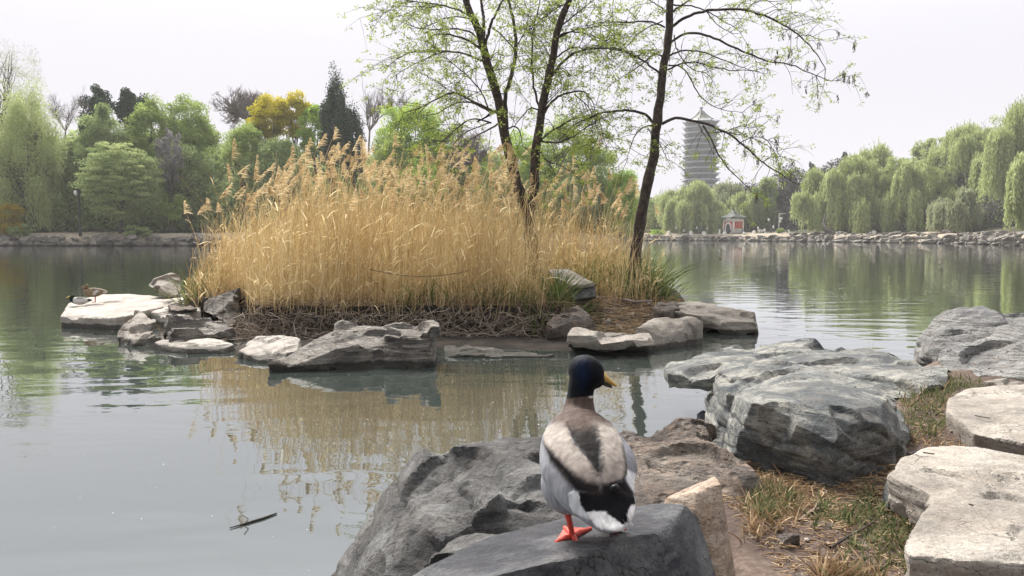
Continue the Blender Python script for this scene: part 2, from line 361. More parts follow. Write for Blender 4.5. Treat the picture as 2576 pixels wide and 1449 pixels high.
# ------------------------------------------------------------------ land
def soil_mat(name, a, b, c, sc=1.0, bump=.6):
    m, t, out = newmat(name); L = t.links
    tcn = N(t, 'ShaderNodeTexCoord')
    n1 = noise_n(t, tcn.outputs['Object'], 2.5 * sc, 8, .65, .5); n2 = noise_n(t, tcn.outputs['Object'], 40 * sc, 5, .7)
    ad = N(t, 'ShaderNodeMath', operation='MULTIPLY_ADD'); L.new(n2.outputs[0], ad.inputs[0]); ad.inputs[1].default_value = .6; L.new(n1.outputs[0], ad.inputs[2])
    mr = N(t, 'ShaderNodeMapRange'); L.new(ad.outputs[0], mr.inputs[0]); mr.inputs[1].default_value = .55; mr.inputs[2].default_value = 1.05
    r = rampn(t, [(0, a), (.5, b), (1, c)], mr.outputs[0])
    bs = N(t, 'ShaderNodeBsdfPrincipled'); L.new(r.outputs[0], bs.inputs['Base Color']); bs.inputs['Roughness'].default_value = .95; bs.inputs['Specular IOR Level'].default_value = .15
    bu = N(t, 'ShaderNodeBump'); bu.inputs['Strength'].default_value = bump; bu.inputs['Distance'].default_value = .02 / sc; L.new(ad.outputs[0], bu.inputs['Height']); L.new(bu.outputs[0], bs.inputs['Normal'])
    L.new(bs.outputs[0], out.inputs[0]); return m
M['soil'] = soil_mat('brown_soil', (.04, .03, .026), (.085, .062, .052), (.19, .145, .12))
M['mud'] = soil_mat('island_mud', (.010, .008, .007), (.022, .018, .015), (.06, .048, .04), 1.2)
M['path'] = soil_mat('dusty_shore', (.20, .16, .12), (.33, .27, .21), (.42, .36, .28), .15)
M['hill'] = soil_mat('wooded_ground', (.03, .035, .02), (.06, .06, .035), (.10, .09, .05), .1)
M['shore'] = None
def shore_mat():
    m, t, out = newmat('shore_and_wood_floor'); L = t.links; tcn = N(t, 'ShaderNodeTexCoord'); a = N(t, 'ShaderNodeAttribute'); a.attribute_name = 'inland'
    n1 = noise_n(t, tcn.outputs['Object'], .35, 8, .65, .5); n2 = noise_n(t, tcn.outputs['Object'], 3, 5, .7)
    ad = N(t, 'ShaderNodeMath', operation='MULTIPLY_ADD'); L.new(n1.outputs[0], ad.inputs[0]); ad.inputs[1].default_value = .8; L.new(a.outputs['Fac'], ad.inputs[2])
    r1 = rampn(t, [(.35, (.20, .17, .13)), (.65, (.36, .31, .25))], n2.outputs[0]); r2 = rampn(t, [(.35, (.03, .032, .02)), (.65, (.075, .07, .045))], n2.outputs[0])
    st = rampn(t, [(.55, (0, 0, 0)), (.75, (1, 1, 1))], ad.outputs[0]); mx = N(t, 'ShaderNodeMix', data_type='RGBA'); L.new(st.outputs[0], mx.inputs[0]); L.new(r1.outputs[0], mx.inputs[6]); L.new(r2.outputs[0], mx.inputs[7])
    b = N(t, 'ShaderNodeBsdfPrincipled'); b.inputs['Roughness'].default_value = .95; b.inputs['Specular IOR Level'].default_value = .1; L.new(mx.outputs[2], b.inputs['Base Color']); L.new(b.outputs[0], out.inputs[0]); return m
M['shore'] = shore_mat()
def sheet(name, X, Yg, zf, mat, label=None, inland=None):
    xx, yy = np.meshgrid(X, Yg); z = zf(xx.ravel(), yy.ravel())
    V = np.stack([xx.ravel(), yy.ravel(), z], 1); nx, ny = len(X), len(Yg)
    i = (np.arange(ny - 1)[:, None] * nx + np.arange(nx - 1)[None]).ravel()
    f = np.stack([i, i + 1, i + nx + 1, i + nx], 1)
    inl = None
    if inland is not None: inl = {'inland': ('FLOAT', inland(V[:, 0], V[:, 1]))}
    return tagit(mesh_from(name, V, f, mat, smooth=True, attrs=inl), label, None, None, 'structure')
def pz(x, y): return np.stack([x, y, x * 0], 1)
EDGE = [(-2.0, -3), (-.9, .6), (-.75, 1.6), (-.3, 2.4), (.35, 2.75), (.95, 3.3), (1.25, 3.9), (1.9, 4.5), (2.6, 5.2), (4.2, 5.9), (9, 7.5), (30, 12)]
ex, ey = np.array([e_[0] for e_ in EDGE], float), np.array([e_[1] for e_ in EDGE], float)
def near_z(x, y):
    d = np.interp(x, ex, ey) - y
    z = -.25 + .6 * smoothstep(-.15, .5, d) + .09 * smoothstep(1.0, 3.2, x) * smoothstep(1.8, 3.4, y)
    z = z - .38 * (1 - smoothstep(.1, .6, x))
    return z + fbm(pz(x, y) * 1.5, 3, 4) * .03 + fbm(pz(x, y) * 11, 5, 4) * .010
sheet('ground', np.concatenate([np.linspace(-4, -1.2, 12), np.linspace(-1.1, 3.5, 260), np.linspace(3.6, 40, 40)]),
      np.concatenate([np.linspace(-20, .6, 10), np.linspace(.7, 5.5, 260), np.linspace(5.6, 14, 30)]), near_z, M['soil'], 'bare brown soil of the near bank')
def isl_z(x, y):
    n = fbm(pz(x, y) * .8, 11, 3)
    back = 1 - smoothstep(14.5, 15.6, y + n * .4)
    lf = smoothstep(-4.45, -3.95, x + n * .15 + (y - 10.2) * .38)
    rt = 1 - smoothstep(2.35, 2.75, x + n * .15 - (y - 11) * .06)
    yb = 8.85 + n * .07 + 1.2 * (1 - smoothstep(-3.6, -2.8, x))
    plat = np.where(x < .55 + n * .1, smoothstep(yb - .03, yb + .1, y), smoothstep(8.2, 11.6, y) * .9)
    z = -.1 + .44 * plat * back * lf * rt
    mud = .125 * smoothstep(-3.3, -2.7, x) * (1 - smoothstep(1.6, 1.9, x)) * smoothstep(7.5, 8.1, y + n * .15) * (1 - smoothstep(9, 9.3, y))
    z = np.maximum(z, -.1 + mud)
    return z + fbm(pz(x, y) * 4, 4, 4) * .015
sheet('island_ground', np.linspace(-6, 3.6, 330), np.concatenate([np.linspace(7, 9.3, 150), np.linspace(9.35, 16.5, 90)]), isl_z, M['mud'], 'muddy ground of the reed island')
# far shores: the left land (84 m away) ends behind the reeds, the right shore runs 105-170 m away
LX = [-300, -120, -90, -75, -54, -30, -10, 4, 12, 15.5, 17, 18]
LY = [60, 60, 74, 81, 84, 84, 84, 86, 90, 96, 112, 140]
def left_z(x, y):
    d = y - np.interp(x, LX, LY)
    z = -.6 + 1.25 * smoothstep(.5, 1.0, d) + .65 * smoothstep(1.0, 3.2, d) + .9 * smoothstep(4, 16, d) + 2.5 * smoothstep(14, 60, d)
    rt = 1 - smoothstep(14, 19, x - (y - 96) * .12)
    z = -.6 + (z + .6) * rt
    return z + fbm(pz(x, y) * .4, 21, 3) * .10 * smoothstep(.3, 2, d)
def axis(a, b, n, l): return np.concatenate([np.linspace(a, b, n), l])
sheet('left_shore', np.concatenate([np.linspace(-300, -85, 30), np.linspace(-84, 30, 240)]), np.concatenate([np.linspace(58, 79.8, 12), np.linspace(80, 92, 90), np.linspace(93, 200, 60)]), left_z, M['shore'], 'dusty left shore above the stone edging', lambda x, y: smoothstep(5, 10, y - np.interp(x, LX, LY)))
SROW = ([1400, 1640, 1800, 2000, 2100, 2300, 2450, 2576, 2750], [605.5, 605.5, 605.9, 607.5, 609, 611.5, 614, 618.5, 626])
def SY(x): return float(gz(x, np.interp(x, *SROW), 0)[1])
def RYm(x, Y, lo=3.5): return SY(x) + max(lo, Y - np.interp(x, [1640, 1800, 2100, 2300, 2576], [175, 171, 152, 127, 99]) + 10)
rsh = [gz(x, np.interp(x, *SROW), 0) for x in (1500, 1640, 1800, 2000, 2100, 2300, 2450, 2576, 2750)]
RX = [-60] + [p[0] for p in rsh] + [75, 400]; RY = [170] + [p[1] for p in rsh] + [55, 40]
def sdr(x, y):
    """metres inland of the right waterline, measured along the line of sight's bearing."""
    y_ = np.maximum(y, 5.0); t = CX + F * x / y_; row = np.interp(t, SROW[0] + [3000, 3600], SROW[1] + [640, 720])
    return y - H / np.tan(np.arctan((row - CY) / F) + PITCH)
def right_z(x, y):
    d = sdr(x, y)
    z = -.6 + 1.2 * smoothstep(.4, 1.3, d) + .7 * smoothstep(1, 3.4, d) + .9 * smoothstep(8, 20, d) + (1 + 2 * smoothstep(40, 75, x)) * smoothstep(28, 90, d)
    return z + fbm(pz(x, y) * .25, 31, 3) * .2 * smoothstep(.5, 4, d)
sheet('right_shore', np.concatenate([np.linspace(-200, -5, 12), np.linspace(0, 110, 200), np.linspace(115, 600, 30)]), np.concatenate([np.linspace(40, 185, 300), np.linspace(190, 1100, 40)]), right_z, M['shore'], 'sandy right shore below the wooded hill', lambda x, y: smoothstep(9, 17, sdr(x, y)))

# ------------------------------------------------------------------ near bank rocks
perch = rock('dark blue grey block the mallard stands on, in the very front', 'rock_dark',
     [np.vstack([wpts([(1000, 1470, .57), (1095, 1398, .58), (1250, 1333, .585), (1400, 1296, .59), (1600, 1268, .60), (1700, 1255, .60), (1748, 1262, .595),
                       (1270, 1460, .62), (1400, 1402, .622), (1520, 1370, .622), (1640, 1342, .618), (1700, 1300, .61),
                       (1782, 1345, 1.52, 'Y'), (1818, 1470, 1.42, 'Y'), (-.42, .98, .5, 'W'), (-.42, 1.0, .0, 'W'), (0, 1.22, .1, 'W'), (.10, 1.33, .1, 'W'), (.28, 1.42, .1, 'W'), (.44, 1.52, .1, 'W'), (-.3, 1.5, .1, 'W')])])],
     vox=.009, chips=16, chip=.009, amp=.004, nsc=7, facets=3, cuts=((.35, -.9, .25, .045), (.8, -.3, .5, .03)))
pf = gz(1440, 1362, .612); pv_ = np.array([v.co[:] for v in perch.data.vertices]) + np.array(perch.location)
near_ = np.hypot(pv_[:, 0] - pf[0], pv_[:, 1] - pf[1]) < .02
perch.location.z += pf[2] - float(pv_[near_, 2].max()) - .001
rock('thin dark shard leaning behind the left edge of the duck rock', 'rock_grey',
     [wpts([(1085, 1400, 1.55, 'Y'), (1130, 1362, 1.6, 'Y'), (1215, 1328, 1.65, 'Y'), (1290, 1345, 1.65, 'Y'), (1200, 1400, 1.5, 'Y'), (1060, 1450, 1.55, 'Y'), (1300, 1420, 1.6, 'Y'), (1100, 1600, 1.5, 'Y'), (1290, 1600, 1.6, 'Y'), (1200, 1600, 1.8, 'Y')])],
     vox=.008, chips=14, chip=.012, amp=.006, nsc=9, layers=((.6, .1, 1), .035, .01))
rock('tall rough grey rock sloping into the water left of the mallard', 'rock_grey',
     [np.vstack([wpts([(1055, 1132, 2.70, 'Y'), (1105, 1110, .46), (1180, 1100, .47), (1280, 1105, .47), (1350, 1097, .47), (1450, 1104, .47), (1000, 1185, 2.70, 'Y'), (945, 1270, 2.70, 'Y'), (885, 1370, 2.68, 'Y'), (825, 1460, 0.0),
                       (1040, 1300, 2.34, 'Y'), (1250, 1260, 2.22, 'Y'), (1450, 1250, 2.2, 'Y')]),
                 wpts([(-.68, 2.65, -.15, 'W'), (-.58, 2.2, -.15, 'W'), (-.3, 1.7, -.1, 'W'), (.35, 1.6, -.1, 'W'), (.35, 2.9, -.1, 'W'), (-.35, 2.98, -.15, 'W'), (-.42, 2.0, .12, 'W'), (.2, 1.75, .35, 'W')])])],
     vox=.012, chips=46, chip=.016, amp=.012, nsc=5, layers=((.8, .2, .5), .16, .014), facets=8, cuts=((-.45, -.75, .5, .05), (-.1, -.8, .6, .05)))
rock('brown pitted boulder right behind the mallard', 'rock_brown',
     [np.vstack([wpts([(1440, 1110, .42), (1570, 1090, .43), (1650, 1070, .44), (1700, 1060, .44), (1782, 1064, .44), (1810, 1104, .44), (1900, 1188, .41), (1914, 1240, .36), (1885, 1300, .30), (1850, 1370, .24), (1700, 1340, .30), (1480, 1300, .32)]),
                 wpts([(.1, 3.1, -.1, 'W'), (.8, 3.25, -.1, 'W'), (.95, 2.4, .1, 'W'), (.2, 2.1, .1, 'W')])]),
      wpts([(1630, 1094, .42), (1660, 1064, .45), (1700, 1056, .46), (1795, 1064, .46), (1800, 1105, .42), (1720, 1120, .40), (1700, 1100, .2), (1790, 1100, .2)])],
     vox=.012, chips=60, chip=.014, amp=.018, nsc=6)
rock('upright split shard with a pale top and rusty edge', 'rock_tan',
     [wpts([(1672, 1256, 1.74, 'Y'), (1800, 1197, 1.84, 'Y'), (1812, 1218, 1.74, 'Y'), (1757, 1236, 1.70, 'Y'), (1856, 1480, 1.72, 'Y'), (1826, 1480, 1.60, 'Y'), (1700, 1500, 1.60, 'Y'), (1660, 1500, 1.8, 'Y'), (1860, 1700, 1.75, 'Y'), (1700, 1700, 1.7, 'Y')])],
     vox=.006, chips=5, chip=.004, amp=.003, nsc=9, facets=0)
rock('huge blue grey boulder with a dark face in the middle of the bank', 'rock_blue',
     [slab([(1803, 930, .51), (1850, 900, .53), (1960, 908, .56), (2080, 932, .57), (2200, 970, .56), (2258, 1008, .54), (2284, 1080, .49), (2180, 1075, .57), (2080, 1030, .59), (2015, 1000, .58), (1905, 945, .55)], .2, 1.0),
      slab([(1768, 986, .43), (1800, 966, .48), (1885, 958, .52), (1985, 1010, .57), (2085, 1046, .61), (2182, 1096, .57), (2245, 1128, .50), (2100, 1062, .61), (1960, 1034, .61), (1868, 1028, .57), (1835, 1050, .52), (1768, 1012, .38)], .17, .98),
      slab([(1835, 1052, .50), (1868, 1034, .55), (1960, 1040, .60), (2100, 1072, .60), (2240, 1136, .49), (2262, 1150, .42), (2100, 1150, .45), (1900, 1100, .42)], .14, .97),
      np.vstack([wpts([(1866, 1040, .46), (2240, 1130, .43), (2080, 1080, .48), (2282, 1090, .42), (1778, 990, .38), (1900, 1010, .44), (2200, 1000, .42)]),
                 col([(1780, 1050, .20), (1835, 1128, .18), (1900, 1186, .30), (2000, 1214, .34), (2110, 1216, .35), (2195, 1192, .37), (2256, 1150, .38), (2290, 1080, .38), (2250, 980, .35), (1800, 990, .2)], -.1)])],
     vox=.010, chips=50, chip=.012, amp=.008, nsc=6, layers=((.35, .1, 1), .09, .012), facets=26, cuts=((-.1, -1, -.30, .10), (.55, -.8, -.15, .13), (-.8, -.55, -.2, .12), (.15, -.8, .6, .03), (1, .1, .2, .07), (-.5, -.6, .62, .05)))
rock('long pale ledge jutting over the water behind the blue grey boulder', 'rock_blue',
     [np.vstack([slab([(1648, 936, .30), (1700, 906, .32), (1850, 870, .34), (1960, 859, .36), (2100, 864, .39), (2200, 886, .41), (2320, 898, .43), (2398, 930, .44), (2390, 962, .43), (2250, 985, .42), (2080, 946, .42), (1900, 922, .38), (1780, 934, .32)], .1, .9),
                 wpts([(1652, 944, .25), (1705, 966, .14), (1785, 984, .10)])]),
      col([(1900, 905, .34), (2100, 880, .36), (2350, 915, .40), (2250, 975, .38)], -.1)],
     vox=.013, chips=30, chip=.022, amp=.014, nsc=4, layers=((.15, .1, 1), .09, .020))
rock('big pale boulder of wavy thin layers at the right edge', 'rock_slate',
     [col([(2285, 885, 5.2, 'Y'), (2318, 838, 5.2, 'Y'), (2352, 792, 5.3, 'Y'), (2400, 770, 5.35, 'Y'), (2480, 773, 5.3, 'Y'), (2576, 780, 5.2, 'Y'), (2760, 800, 5.2, 'Y'), (2345, 900, 4.7, 'Y'), (2400, 942, .40), (2576, 952, .41), (2780, 960, .42)], -.1)],
     vox=.015, chips=30, chip=.022, amp=.02, nsc=4, layers=((-.28, .12, 1), .075, .034))
rock('flat pale paving slab sunk in the soil beyond the grass', 'rock_pale',
     [slab([(2379, 1032, .455), (2386, 1002, .46), (2428, 978, .465), (2500, 968, .465), (2700, 962, .465), (2760, 1140, .46), (2576, 1114, .45), (2450, 1088, .445)], .12)],
     vox=.012, chips=4, chip=.006, amp=.006, nsc=7, name='stone_slab', cat='slab', facets=0)
rock('narrow pale slab at the foot of the layered boulder', 'rock_pale',
     [slab([(2470, 962, .47), (2520, 950, .475), (2700, 946, .475), (2720, 962, .475), (2560, 966, .47)], .08)],
     vox=.012, chips=8, chip=.01, amp=.006, nsc=5, name='stone_slab', cat='slab', facets=0)
rock('large flat cream slab in the lower right corner', 'rock_pale',
     [slab([(2233, 1196, .505), (2268, 1152, .515), (2320, 1130, .52), (2400, 1124, .52), (2490, 1132, .52), (2680, 1165, .52), (2860, 1300, .52), (2346, 1246, .515), (2345, 1218, .515)], .10, .96),
      slab([(2346, 1230, .515), (2278, 1366, .515), (2280, 1394, .515), (2400, 1406, .515), (2600, 1392, .515), (2860, 1400, .52), (2860, 1200, .52), (2400, 1160, .52)], .17, .96)],
     vox=.010, chips=5, chip=.006, amp=.007, nsc=7, layers=((.05, .05, 1), .06, .006), name='stone_slab', cat='slab', facets=0)
rock('dark grey rock wedged under the notch of the cream slab', 'rock_blue',
     [wpts([(2228, 1208, .44), (2290, 1196, .44), (2350, 1215, .44), (2356, 1265, .40), (2310, 1318, .32), (2220, 1322, .30), (2207, 1300, .30), (2210, 1340, .1), (2330, 1330, .1), (2340, 1230, .1)])],
     vox=.009, chips=18, chip=.015, amp=.006, nsc=8)
rock('small stone wedged between the blue grey boulder and the cream slab', 'rock_blue',
     [wpts([(2190, 1172, .36), (2240, 1166, .36), (2262, 1178, .36), (2240, 1196, .33), (2195, 1196, .31), (2200, 1185, .2), (2250, 1185, .2)])],
     vox=.008, chips=10, chip=.01, amp=.005, nsc=8)
rock('low brown stone half buried in the soil at the bottom', 'rock_brown',
     [col([(1852, 1388, .37), (1920, 1352, .38), (1985, 1334, .38), (2012, 1344, .38), (1962, 1388, .37), (1905, 1425, .36), (1856, 1430, .35)], .2)],
     vox=.008, chips=14, chip=.012, amp=.005, nsc=8)
rock('small flat brown stone at the bottom edge of the soil', 'rock_brown',
     [col([(1950, 1452, .37), (2010, 1432, .37), (2045, 1436, .37), (2030, 1470, .36), (1960, 1480, .36)], .2)],
     vox=.008, chips=10, chip=.01, amp=.005, nsc=8)
rock('tiny dark boulder at the waterline under the blue grey boulder', 'rock_dark',
     [col([(1752, 1040, .08), (1770, 1030, .09), (1800, 1045, .09), (1795, 1068, .06), (1765, 1068, .04)], -.1)],
     vox=.012, chips=8, chip=.01, amp=.006, nsc=8)

# ------------------------------------------------------------------ island rocks
rock('flat chalky slab where the two ducks rest', 'rock_white',
     [col([(150, 795, .14), (172, 762, .16), (240, 741, .18), (330, 738, .2), (420, 746, .22), (410, 770, .2), (335, 790, .17), (290, 800, .15)], -.1, .97)],
     vox=.03, chips=10, chip=.012, amp=.012, nsc=3, facets=0)
rock('rounded pale boulder topmost on the left end of the island', 'rock_pale',
     [np.vstack([wpts([(371, 728, 11.8, 'Y'), (387, 697, 11.9, 'Y'), (428, 684, 12, 'Y'), (458, 694, 12, 'Y'), (468, 725, 11.8, 'Y'), (440, 746, 11.5, 'Y'), (398, 746, 11.5, 'Y'), (400, 715, 11.5, 'Y'), (450, 700, 12.4, 'Y'), (400, 700, 12.4, 'Y')])])],
     vox=.022, chips=26, chip=0.019, amp=.012, nsc=4)
rock('pale ledge between the chalky slab and the pointed rock', 'rock_white',
     [col([(330, 778, .14), (350, 760, .18), (430, 748, .22), (470, 738, .25), (502, 752, .25), (505, 785, .2), (420, 792, .16)], -.1)],
     vox=.03, chips=24, chip=0.019, amp=.015, nsc=3)
rock('small brown stone lying on the pale ledge', 'rock_brown',
     [wpts([(420, 768, .24), (445, 760, .26), (480, 768, .27), (505, 782, .24), (430, 782, .22), (430, 780, .05), (495, 780, .05)])],
     vox=.02, chips=12, chip=0.012, amp=.01, nsc=5)
rock('pointed grey rock beside the left end of the reeds', 'rock_layer',
     [np.vstack([wpts([(512, 756, 10, 'Y'), (545, 740, 10, 'Y'), (600, 714, 10, 'Y'), (615, 738, 10, 'Y'), (616, 800, 9.6, 'Y'), (592, 834, 9.2, 'Y'), (512, 785, 9.8, 'Y'), (560, 800, 9.3, 'Y'), (600, 740, 10.4, 'Y'), (520, 760, 10.5, 'Y')])])],
     vox=.02, chips=26, chip=0.022, amp=.015, nsc=4, layers=((.9, .1, .5), .13, .02))
rock('steep wedge shaped rock at the left waterline', 'rock_pale',
     [col([(288, 835, .12), (312, 792, .28), (342, 776, .30), (402, 786, .28), (408, 835, .12), (350, 868, .02), (312, 866, .02)], -.1)],
     vox=.022, chips=34, chip=0.028, amp=.015, nsc=4, layers=((.9, 0, .4), .12, .02))
rock('dark faced block right of the wedge shaped rock', 'rock_layer',
     [col([(403, 795, .27), (455, 783, .29), (560, 790, .27), (608, 808, .2), (600, 835, .1), (545, 855, .04), (490, 866, .0), (410, 850, .05), (420, 830, .2)], -.1)],
     vox=.022, chips=36, chip=0.025, amp=.018, nsc=4, layers=((.8, .1, .7), .15, .025))
rock('low chalky sliver at the waterline before the dark block', 'rock_white',
     [col([(380, 866, .05), (405, 855, .07), (440, 862, .07), (495, 856, .08), (545, 852, .08), (590, 866, .06), (560, 880, .035), (470, 880, .04)], -.1)],
     vox=.02, chips=18, chip=0.009, amp=.012, nsc=5)
rock('white slab touching the left end of the layered rock', 'rock_white',
     [col([(598, 884, .06), (622, 860, .10), (648, 844, .13), (702, 841, .15), (765, 848, .16), (745, 892, .07), (650, 905, .03)], -.1)],
     vox=.02, chips=26, chip=0.012, amp=.012, nsc=4)
rock('long cracked layered rock in the middle of the island shore', 'rock_layer',
     [col([(674, 900, .12), (690, 880, .14), (802, 832, .26), (872, 802, .35), (1000, 797, .37), (1100, 804, .37), (1114, 818, .36), (1112, 850, .22), (950, 875, .14), (800, 905, .08), (700, 922, .05)], -.1, .99),
      col([(880, 806, .34), (1000, 797, .38), (1100, 804, .38), (1116, 818, .37), (1112, 826, .34), (960, 832, .33)], -.1, .96)],
     vox=.017, chips=44, chip=0.025, amp=.015, nsc=5, layers=((.08, .0, 1), .055, .028))
rock('low dark ledge running right from the layered rock', 'rock_layer',
     [col([(1112, 868, .05), (1180, 868, .06), (1250, 874, .05), (1275, 884, .03), (1262, 896, .02), (1120, 890, .03)], -.1)],
     vox=.018, chips=14, chip=0.009, amp=.012, nsc=5, layers=((0, 0, 1), .04, .015))
rock('thin flat stone just breaking the surface beside the low ledge', 'rock_layer',
     [col([(1258, 886, .03), (1320, 884, .035), (1398, 888, .03), (1380, 896, .015), (1262, 896, .015)], -.1)],
     vox=.015, chips=8, chip=0.006, amp=.008, nsc=5)
rock('rounded triangular boulder under the right end of the root bank', 'rock_brown',
     [col([(1376, 815, .20), (1400, 783, .30), (1440, 766, .36), (1480, 780, .32), (1506, 818, .16), (1462, 832, .05), (1388, 828, .05)], -.05)],
     vox=.018, chips=24, chip=0.019, amp=.01, nsc=4)
rock('pale overhanging block just above the mallard head', 'rock_pale',
     [np.vstack([wpts([(1420, 850, .18), (1440, 825, .24), (1500, 820, .25), (1560, 822, .26), (1622, 836, .24), (1646, 862, .15), (1636, 888, .03), (1560, 880, .04), (1440, 888, .02)]),
                 wpts([(1428, 880, -.1), (1630, 885, -.1), (1620, 850, -.1), (1440, 840, -.1)])])],
     vox=.018, chips=34, chip=0.028, amp=.012, nsc=4)
rock('smooth pale block sloping to the water right of the overhanging block', 'rock_pale',
     [col([(1600, 826, .22), (1640, 802, .27), (1700, 795, .28), (1762, 796, .28), (1768, 812, .22), (1660, 856, .1), (1610, 845, .15)], -.1)],
     vox=.018, chips=18, chip=0.012, amp=.008, nsc=4)
rock('long pale slab ending in a point at the right end of the island', 'rock_pale',
     [slab([(1655, 775, .22), (1700, 760, .24), (1750, 757, .25), (1800, 777, .24), (1868, 782, .24), (1908, 790, .22), (1926, 812, .12), (1900, 822, .1), (1820, 812, .14), (1770, 796, .2)], .14, .9),
      col([(1660, 775, .2), (1740, 765, .2), (1790, 790, .15), (1765, 797, .15)], -.1)],
     vox=.02, chips=30, chip=0.019, amp=.012, nsc=4)
rock('small brown stone on the gravel left of the long slab', 'rock_brown',
     [col([(1640, 775, .24), (1655, 760, .28), (1700, 757, .28), (1712, 775, .24), (1680, 785, .22)], .0)],
     vox=.018, chips=14, chip=0.012, amp=.008, nsc=5)
rock('grey boulder behind the right tree at the back of the island', 'rock_layer',
     [col([(1636, 740, 11.6, 'Y'), (1640, 720, 11.8, 'Y'), (1668, 716, 11.8, 'Y'), (1697, 745, 11.5, 'Y'), (1660, 756, 11.2, 'Y')], -.1, 1.1)],
     vox=.02, chips=18, chip=0.015, amp=.01, nsc=4)
rock('squat dark block carrying the tilted grey slab', 'rock_grey',
     [np.vstack([wpts([(1425, 716, 10.2, 'Y'), (1496, 716, 10.2, 'Y'), (1500, 745, 10.0, 'Y'), (1445, 757, 9.9, 'Y'), (1425, 716, 10.8, 'Y'), (1490, 714, 10.8, 'Y'), (1440, 760, 10.6, 'Y'), (1500, 752, 10.6, 'Y')])])],
     vox=.018, chips=14, chip=0.012, amp=.01, nsc=4)
P_ = wpts([(1380, 678, 11.1, 'Y'), (1430, 676, 11.2, 'Y'), (1496, 712, 10.15, 'Y'), (1440, 717, 10.0, 'Y'), (1400, 700, 10.4, 'Y')])
rock('tilted smooth grey slab resting on the dark block by the reeds', 'rock_pale', [np.vstack([P_, P_ - np.array([0, 0, .05])])], vox=.012, chips=4, chip=0.005, amp=.003, nsc=4, name='stone_slab', cat='slab', facets=0)
for lb, (x, y, w, h_, z) in {
        'white stone lying in the mud right of the layered rock': (1178, 852, 22, 12, .12), 'small pale pebble under the roots near the triangular boulder': (1338, 836, 16, 9, .1),
        'tiny pale pebble beside the overhanging block': (1392, 862, 9, 7, .06), 'small white pebble in the mud behind the long layered rock': (1052 - 200, 800, 11, 7, .1), 'rounded cream pebble on the gravel before the smooth pale block': (1530, 808, 16, 7, .2)}.items():
    c = gz(x, y, 0.03 if z < .2 else .17); s = w / F * c[1] / 1.0
    q = c + np.array([[a * s * .5, b * s * .35, g] for a, b, g in ((-1, 0, 0), (1, 0, 0), (.3, -1, 0), (-.4, 1, 0), (0, 0, h_ / F * c[1]), (.5, .4, h_ / F * c[1] * .8), (-.5, -.2, -.05), (.5, .2, -.05))])
    rock(lb, 'rock_white', [q], vox=.008, chips=8, chip=0.004, amp=.003, nsc=10)
# ------------------------------------------------------------------ foliage materials (base colours)
LM = {
 'lime': leaf_mat('lime_leaves', (0.162, 0.27, 0.054), (0.351, 0.486, 0.095), (0.54, 0.648, 0.162)),
 'willow': leaf_mat('willow_leaves', (.24, .29, .12), (.40, .46, .20), (.54, .58, .31)),
 'paleg': leaf_mat('pale_leaves', (.19, .22, .12), (.30, .33, .19), (.42, .44, .28)),
 'green': leaf_mat('green_leaves', (.16, .23, .06), (.32, .41, .12), (.50, .57, .22)),
 'mid': leaf_mat('grey_green_leaves', (.15, .20, .08), (.30, .375, .155), (.47, .53, .28)),
 'dark': leaf_mat('dark_needles', (0.026, 0.047, 0.029), (0.055, 0.086, 0.049), (0.111, 0.156, 0.085), trans=.1),
 'yellow': leaf_mat('yellow_leaves', (0.275, 0.275, 0.025), (0.575, 0.5, 0.037), (0.75, 0.675, 0.112)),
 'orange': leaf_mat('orange_blossom', (.18, .19, .04), (.42, .32, .045), (.58, .40, .05)),
 'greyl': leaf_mat('lilac_grey_twigs', (.16, .15, .15), (.29, .275, .275), (.46, .42, .44), trans=.2),
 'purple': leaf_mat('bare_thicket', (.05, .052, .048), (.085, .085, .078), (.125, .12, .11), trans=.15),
 'pink': leaf_mat('pink_blossom', (.45, .25, .28), (.60, .38, .42), (.70, .52, .54)),
 'spring': leaf_mat('spring_leaves', (.11, .16, .035), (.26, .33, .07), (.50, .56, .18)),
 'reed': leaf_mat('dry_reed', (.46, .31, .15), (.79, .64, .37), (.93, .85, .62), trans=.45),
 'plume': leaf_mat('reed_plume', (.40, .29, .16), (.62, .49, .29), (.78, .67, .46), trans=.4),
 'blade': leaf_mat('fresh_blades', (.04, .06, .02), (.10, .14, .045), (.25, .24, .10)),
 'bladed': leaf_mat('bank_grass', (.045, .06, .028), (.10, .12, .055), (.25, .225, .125)),
 'straw': leaf_mat('straw_litter', (.14, .09, .055), (.32, .22, .13), (.52, .40, .27), trans=.15),
 'root': leaf_mat('pale_roots', (.10, .08, .065), (.24, .19, .155), (.45, .39, .33), trans=0),
 'pod': leaf_mat('seed_pods', (.05, .04, .03), (.12, .095, .06), (.22, .18, .12), trans=.2),
}
def crown(rng, c, rad, n, size, k=40, squash=.6, cr=.27, up=.6, lump=.18, shell=.45, shape=None, aspect=.6):
    """leaves in k clumps spread through an uneven ellipsoid."""
    d = rng.normal(size=(k, 3)); d /= np.linalg.norm(d, axis=1, keepdims=True)
    r = rng.uniform(shell, 1, k) ** .7 * (1 + lump * vnoise(d * 2.1 + rng.uniform(0, 30), 3))
    C = d * r[:, None] * (1 - cr * .7)
    if shape is not None: C = shape(C)
    w = rng.uniform(.5, 1.5, k); w /= w.sum(); idx = rng.choice(k, n, p=w)
    g = rng.normal(size=(n, 3)); g /= np.linalg.norm(g, axis=1, keepdims=True)
    g = g * rng.uniform(0, 1, (n, 1)) ** .45 * np.array([1, 1, squash]) * (cr * rng.uniform(.55, 1.15, k))[idx][:, None]
    P = (C[idx] + g) * np.array(rad) + np.array(c)
    V, f = leaf_quads(P, size, size * aspect, rng, up)
    tint = np.clip(rng.uniform(.15, .85, k)[idx] * .6 + rng.uniform(0, .4, n), 0, 1)
    return V, f, np.repeat(tint, 4), C * np.array(rad) + np.array(c)
